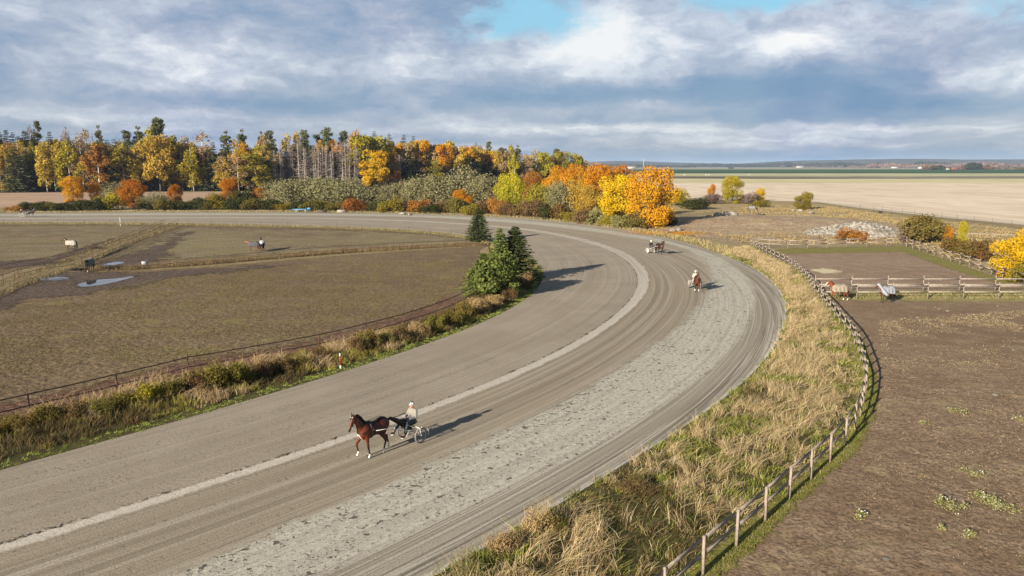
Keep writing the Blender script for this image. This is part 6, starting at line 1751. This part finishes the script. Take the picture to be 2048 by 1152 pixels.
def heap():
    a, b = P(1610, 476)[:2], P(1815, 476)[:2]; c = P(1712, 468)[:2]; X, Y = np.meshgrid(np.linspace(-1, 1, 110), np.linspace(-1, 1, 70), indexing='ij')
    L = (b - a)[0] * .56; D = 6.5; r = X ** 2 + Y ** 2
    ridge = np.clip(1 - r, 0, 1) ** .8 * np.interp(X, [-1, -.4, .1, .5, 1], [.45, .8, 1.1, .9, .35])
    Zc = 2.3 * ridge * (.8 + .5 * fbm(X * 3 + 4, Y * 3, 3, 5)) + (.55 * (fbm(X * 16, Y * 10, 3, 8) - .42) + .25 * (fbm(X * 40, Y * 26, 2, 2) - .4)) * np.clip((1 - r) * 4, 0, 1) - .15
    V = np.stack([X * L, Y * D, Zc], -1).reshape(-1, 3); i, j = np.meshgrid(np.arange(109), np.arange(69), indexing='ij'); q = i * 70 + j
    o = empty('stone_heap', (c[0], c[1], 0)); tag(o, 'long pale heap of stones and gravel behind the sand paddock', 'stone heap')
    F = np.stack([q, q + 70, q + 71, q + 1], -1).reshape(-1, 4); F = F[(r[:-1, :-1].ravel() < 1.05)]
    add_obj('gravel_mound', new_mesh('gravel_mound', V, F, [material('heap_gravel', lambda g: (g.mix(g.noise(g.pos(), .9, 5, .7).step(.38, .62), (.17, .145, .105), (.40, .365, .31)), g.noise(g.pos(), 2.5, 5, .7), .25), rough=1)]), o)
    rng = np.random.default_rng(4); mb = MB()
    for k in range(520):
        x, y = rng.uniform(-1, 1, 2)
        if x * x + y * y > .95 or (x > -.05 and x < .7 and rng.random() < .75): continue
        z = np.interp(x, np.linspace(-1, 1, 110), np.arange(110)).astype(int), np.interp(y, np.linspace(-1, 1, 70), np.arange(70)).astype(int)
        V, F4, F3 = sphere(7, 5); s = rng.uniform(.12, .42); V = V * (s, s * rng.uniform(.6, 1), s * rng.uniform(.5, .8)) * rng.uniform(.8, 1.2, (len(V), 1)) + (x * L, y * D, Zc[z] + s * .2); mb.add(V, F4); mb.add(V, F3)
    k_ = add_obj('loose_stones', mb.mesh('loose_stones', [M_stone]), o); k_['kind'] = 'stuff'


heap()
# fallen orange leaves below the biggest maple
n = 2600; c = P(1325, 466)[:2]; q = c + RNG.normal(0, 1, (n, 2)) * (3.4, 3.0) + (1.0, 0)
Vl, Fl = leaf_quads(np.c_[q, np.full(n, .05) + RNG.random(n) * .08], unit(RNG.normal(size=(n, 3)) * .3 + (0, -.2, 1)), .22, RNG)
o = add_obj('fallen_leaves', new_mesh('fallen_leaves', Vl, Fl, [PAL['orange']], tint=RNG.random(n * 4))); o['kind'] = 'stuff'
# water trough, feed tub, farm box
def tub(name, u, v, r, h, c, label, cat):
    o = empty(name, tuple(P(u, v))); mb = MB(); mb.tube([(0, 0, .0), (0, 0, h), (0, 0, h), (0, 0, .1 * h)], [r * .85, r, r * .9, r * .75], 18); add_obj('tub', mb.mesh('tub', [material(name + '_plastic', color=c, rough=.5)], True), o)
    mb = MB(); mb.torus((0, 0, 0), r, .03, seg=20, sides=6); me = mb.mesh('rim', [M_tyre]); me.transform(Matrix.Rotation(math.pi / 2, 4, 'X')); add_obj('rim', me, o, (0, 0, h)); return tag(o, label, cat)


tub('water_tub', 290, 530, .42, .55, (.36, .38, .42), 'pale grey tub standing in the mud by the grass row', 'tub')
tub('feed_tub', 1760, 428, .45, .9, (.02, .02, .02), 'small black tub beside the farm lane fence', 'tub')
for u, v, lab in [(645, 425, 'dark log pile left part along the far straight'), (684, 425, 'grey log pile right part along the far straight')]:
    o = empty('log_pile', tuple(P(u, v)))
    for k in range(5):
        mb = MB(); mb.tube([(-1.2, (k % 3) * .42 - .4, .2 + .36 * (k > 2)), (1.2, (k % 3) * .42 - .38 + .1 * (k > 2), .2 + .36 * (k > 2))], [.2, .18], 9); add_obj('log', mb.mesh('log', [M_bark if u < 660 else M_greywood], True), o)
    tag(o, lab, 'log pile')
for i, (u, v) in enumerate([(1870, 614), (1879, 618), (1895, 622), (1995, 612), (1840, 640), (1700, 655), (1835, 905), (1772, 1118), (1990, 790), (2026, 700), (1886, 650)]):
    w = .10 + .03 * (i % 3); o = add_obj('stone', ROCKS[i % 5], None, tuple(P(u, v, .05))); o.scale = (w, w, w * .8); o.rotation_euler = (0, 0, i); tag(o, 'small pale stone lying loose on the near paddock soil', 'stone', 'small pale stones in the near paddock')

# ================================================================ FAR WOODS, HOUSES, MAST
def far_wood(name, spans, pal, seed, lab=None):
    rng = np.random.default_rng(seed); Vs, ts = [], []
    for (u0, u1, Y, hlo, hhi, n, depth) in spans:
        for k in range(n):
            u = rng.uniform(u0, u1); x, y, z = ray(u, 331); yy = Y + rng.uniform(0, depth); xx = x / y * yy
            prof = fbm(np.array([u * .02]), np.array([seed * 1.0]), 3, seed)[0]
            h = (hlo + (hhi - hlo) * np.clip(prof * 1.5 - .25, 0, 1)) * rng.uniform(.8, 1.1); w = h * rng.uniform(.7, 1.5)
            m = 26; d = unit(rng.normal(size=(m, 3)))
            C = np.array((xx, yy, h * .5)) + d * (w, w, h * .55) * rng.uniform(.6, 1, (m, 1)); C[:, 2] = np.maximum(C[:, 2], h * .08)
            V, _ = leaf_quads(C, unit(d + .5 * rng.normal(size=(m, 3))), h * .55, rng); Vs.append(V); ts.append(np.repeat(np.clip(rng.random() * .7 + rng.random(m) * .3, 0, 1), 4))
    V = np.concatenate(Vs); V[:, 2] = np.maximum(V[:, 2], 0)
    o = add_obj(name, new_mesh(name, V, np.arange(len(V)).reshape(-1, 4), [PAL[pal]], tint=np.concatenate(ts))); o['kind'] = 'stuff'


def hill(name, pts, depth, mat):
    """low wooded ridge: pts of (u, distance, height)"""
    q = np.array([(ray(u, 331)[0] / ray(u, 331)[1] * Y, Y, h) for u, Y, h in pts]); q = catmull(q, 60.0); q[:, 2] = np.maximum(q[:, 2], 0); n = len(q); V = []
    for k in range(n):
        for t, hh in ((0, 0), (.12, .45), (.3, .85), (.5, 1), (.75, .7), (1, 0)): V.append((q[k, 0], q[k, 1] + depth * t, q[k, 2] * 1.12 * hh + 4 * (fbm(np.array([k * .4]), np.array([t * 9]), 2, 3)[0] - .4) * (0 < t < 1) - 1))
    i, j = np.meshgrid(np.arange(n - 1), np.arange(5), indexing='ij'); a = i * 6 + j
    structure(name, new_mesh(name, V, np.stack([a, a + 6, a + 7, a + 1], -1).reshape(-1, 4), [mat], smooth=True))


M_hill = far_soil('wooded_hill', (.030, .040, .022), (.075, .075, .045), .01, .01)
hill('hills', [(1100, 7200, 20), (1250, 7200, 55), (1400, 7000, 38), (1520, 7000, 30), (1620, 6800, 52), (1750, 6400, 60), (1900, 6200, 66), (2050, 6000, 60), (2500, 6000, 60), (3200, 6000, 50)], 1400, M_hill)
far_wood('distant_wood', [(1190, 1500, 5600, 16, 34, 260, 300), (1480, 1720, 5200, 14, 36, 260, 300), (1680, 2700, 4600, 16, 42, 420, 500), (1180, 1400, 4600, 8, 20, 120, 150)], 'spruce', 3)
far_wood('distant_autumn_wood', [(1740, 2100, 4000, 14, 30, 190, 200), (1700, 2700, 3700, 10, 24, 180, 200), (1930, 2700, 3400, 14, 30, 160, 200), (1560, 1800, 4600, 8, 18, 60, 100)], 'mauve', 5)
far_wood('distant_rusty_wood', [(1780, 2060, 3900, 12, 24, 70, 120), (1200, 1260, 2800, 8, 16, 30, 60)], 'rust', 6)
far_wood('farmstead_trees', [(1850, 1890, 2300, 7, 15, 26, 60), (1925, 1990, 2350, 7, 16, 40, 60), (1880, 1905, 2320, 8, 13, 14, 30), (1990, 2120, 2500, 5, 14, 40, 60)], 'brown', 8)
far_wood('farmstead_evergreens', [(1862, 1882, 2290, 9, 15, 10, 20), (1938, 1950, 2340, 10, 19, 8, 20), (1455, 1466, 3000, 5, 9, 8, 20)], 'spruce', 9)
M_redwall = material('red_timber_wall', color=(.20, .055, .04)); M_whitewall = material('white_wall', color=(.42, .41, .39)); M_roof = material('dark_roof', color=(.10, .085, .08)); M_pane = material('window_pane', color=(.03, .035, .04), rough=.1)


def house(u, Y, L, W, H, wall, label, rz=0.0):
    x, y, z = ray(u, 331); o = empty('farmhouse', (x / y * Y, Y, 0), rz); mb = MB(); mb.box((0, 0, H / 2), (L, W, H)); add_obj('wall', mb.mesh('wall', [wall]), o)
    e = .4; z0 = H - .1; zt = H + W * .45; mb = MB()
    V = [(-L / 2 - e, -W / 2 - e, z0), (L / 2 + e, -W / 2 - e, z0), (L / 2 + e, 0, zt), (-L / 2 - e, 0, zt), (-L / 2 - e, W / 2 + e, z0), (L / 2 + e, W / 2 + e, z0)]
    mb.add(V, [(0, 1, 2, 3), (3, 2, 5, 4), (0, 4, 5, 1)]); mb.add(V, [(0, 3, 4), (1, 5, 2)]); r = add_obj('roof', mb.mesh('roof', [M_roof]), o)
    mb = MB(); mb.box((L * .15, 0, zt + .3), (.9, .9, 1.6)); add_obj('chimney', mb.mesh('chimney', [M_redwall]), r)
    n = max(2, int(L / 4))
    for k in range(n):
        xx = -L / 2 + (k + .5) * L / n; mb = MB(); mb.box((xx, -W / 2 - .03, H * .52), (1.3, .1, 1.5)); w = add_obj('window', mb.mesh('window', [M_whitewall]), o)
        mb = MB(); mb.box((xx, -W / 2 - .10, H * .52), (1.0, .06, 1.2)); add_obj('pane', mb.mesh('pane', [M_pane]), w)
    tag(o, label, 'house')


house(1910, 2280, 22, 10, 7, M_redwall, 'red farmhouse among dark trees on the far plain'); house(1896, 2260, 9, 7, 4, M_whitewall, 'white outbuilding left of the red farmhouse')
house(1790, 3500, 34, 12, 7, M_whitewall, 'long white building before the autumn hillside', .1); house(1600, 4200, 40, 14, 8, M_whitewall, 'pale distant barn on the plain')
house(1262, 3000, 34, 14, 8, M_whitewall, 'pale distant house left of the tall mast'); house(1841, 2900, 16, 10, 8, M_whitewall, 'white house left of the farmstead trees')
o = empty('radio_mast', (ray(1287, 331)[0] / ray(1287, 331)[1] * 3200, 3200, 0)); mb = MB(); mb.tube([(0, 0, 0), (0, 0, 46)], [1.3, .8], 6); add_obj('tower', mb.mesh('tower', [M_whitewall]), o)
mb = MB(); mb.tube([(0, 0, 46), (0, 0, 60)], [.4, .2], 5); add_obj('antenna', mb.mesh('antenna', [M_redwall]), o); tag(o, 'tall thin mast rising above the biggest maple on the horizon', 'mast')
for i, (u, Y, lab) in enumerate([(1370, 1000, 'white bale in the field left of the low rack'), (1413, 1000, 'white bale right of the low rack in the field'), (1419, 1010, 'rightmost white bale in the distant field'), (1500, 1040, 'white bale beyond the small yellow sapling')]):
    x, y, z = ray(u, 331); o = add_obj('white_bale', ROCKS[i % 5].copy(), None, (x / y * Y, Y, .5)); o.scale = (1.6, 1, 1); o.material_slots[0].material = M_whitewall; tag(o, lab, 'bale', 'white bales in the distant field')

# ================================================================ HAZE
def build_haze():
    mb = MB(); mb.box((500, 4900, 29), (13000, 10400, 60))
    m = bpy.data.materials.new('air'); m.use_nodes = True
    nt = m.node_tree; nt.nodes.clear(); out = nt.nodes.new('ShaderNodeOutputMaterial')
    v = nt.nodes.new('ShaderNodeVolumePrincipled')
    v.inputs['Color'].default_value = (.62, .76, 1.0, 1)
    v.inputs['Density'].default_value = HAZE
    v.inputs['Anisotropy'].default_value = 0.0
    nt.links.new(v.outputs[0], out.inputs['Volume'])
    o = add_obj('haze', mb.mesh('haze', [m])); o['kind'] = 'stuff'


HAZE = 6e-5
build_haze()
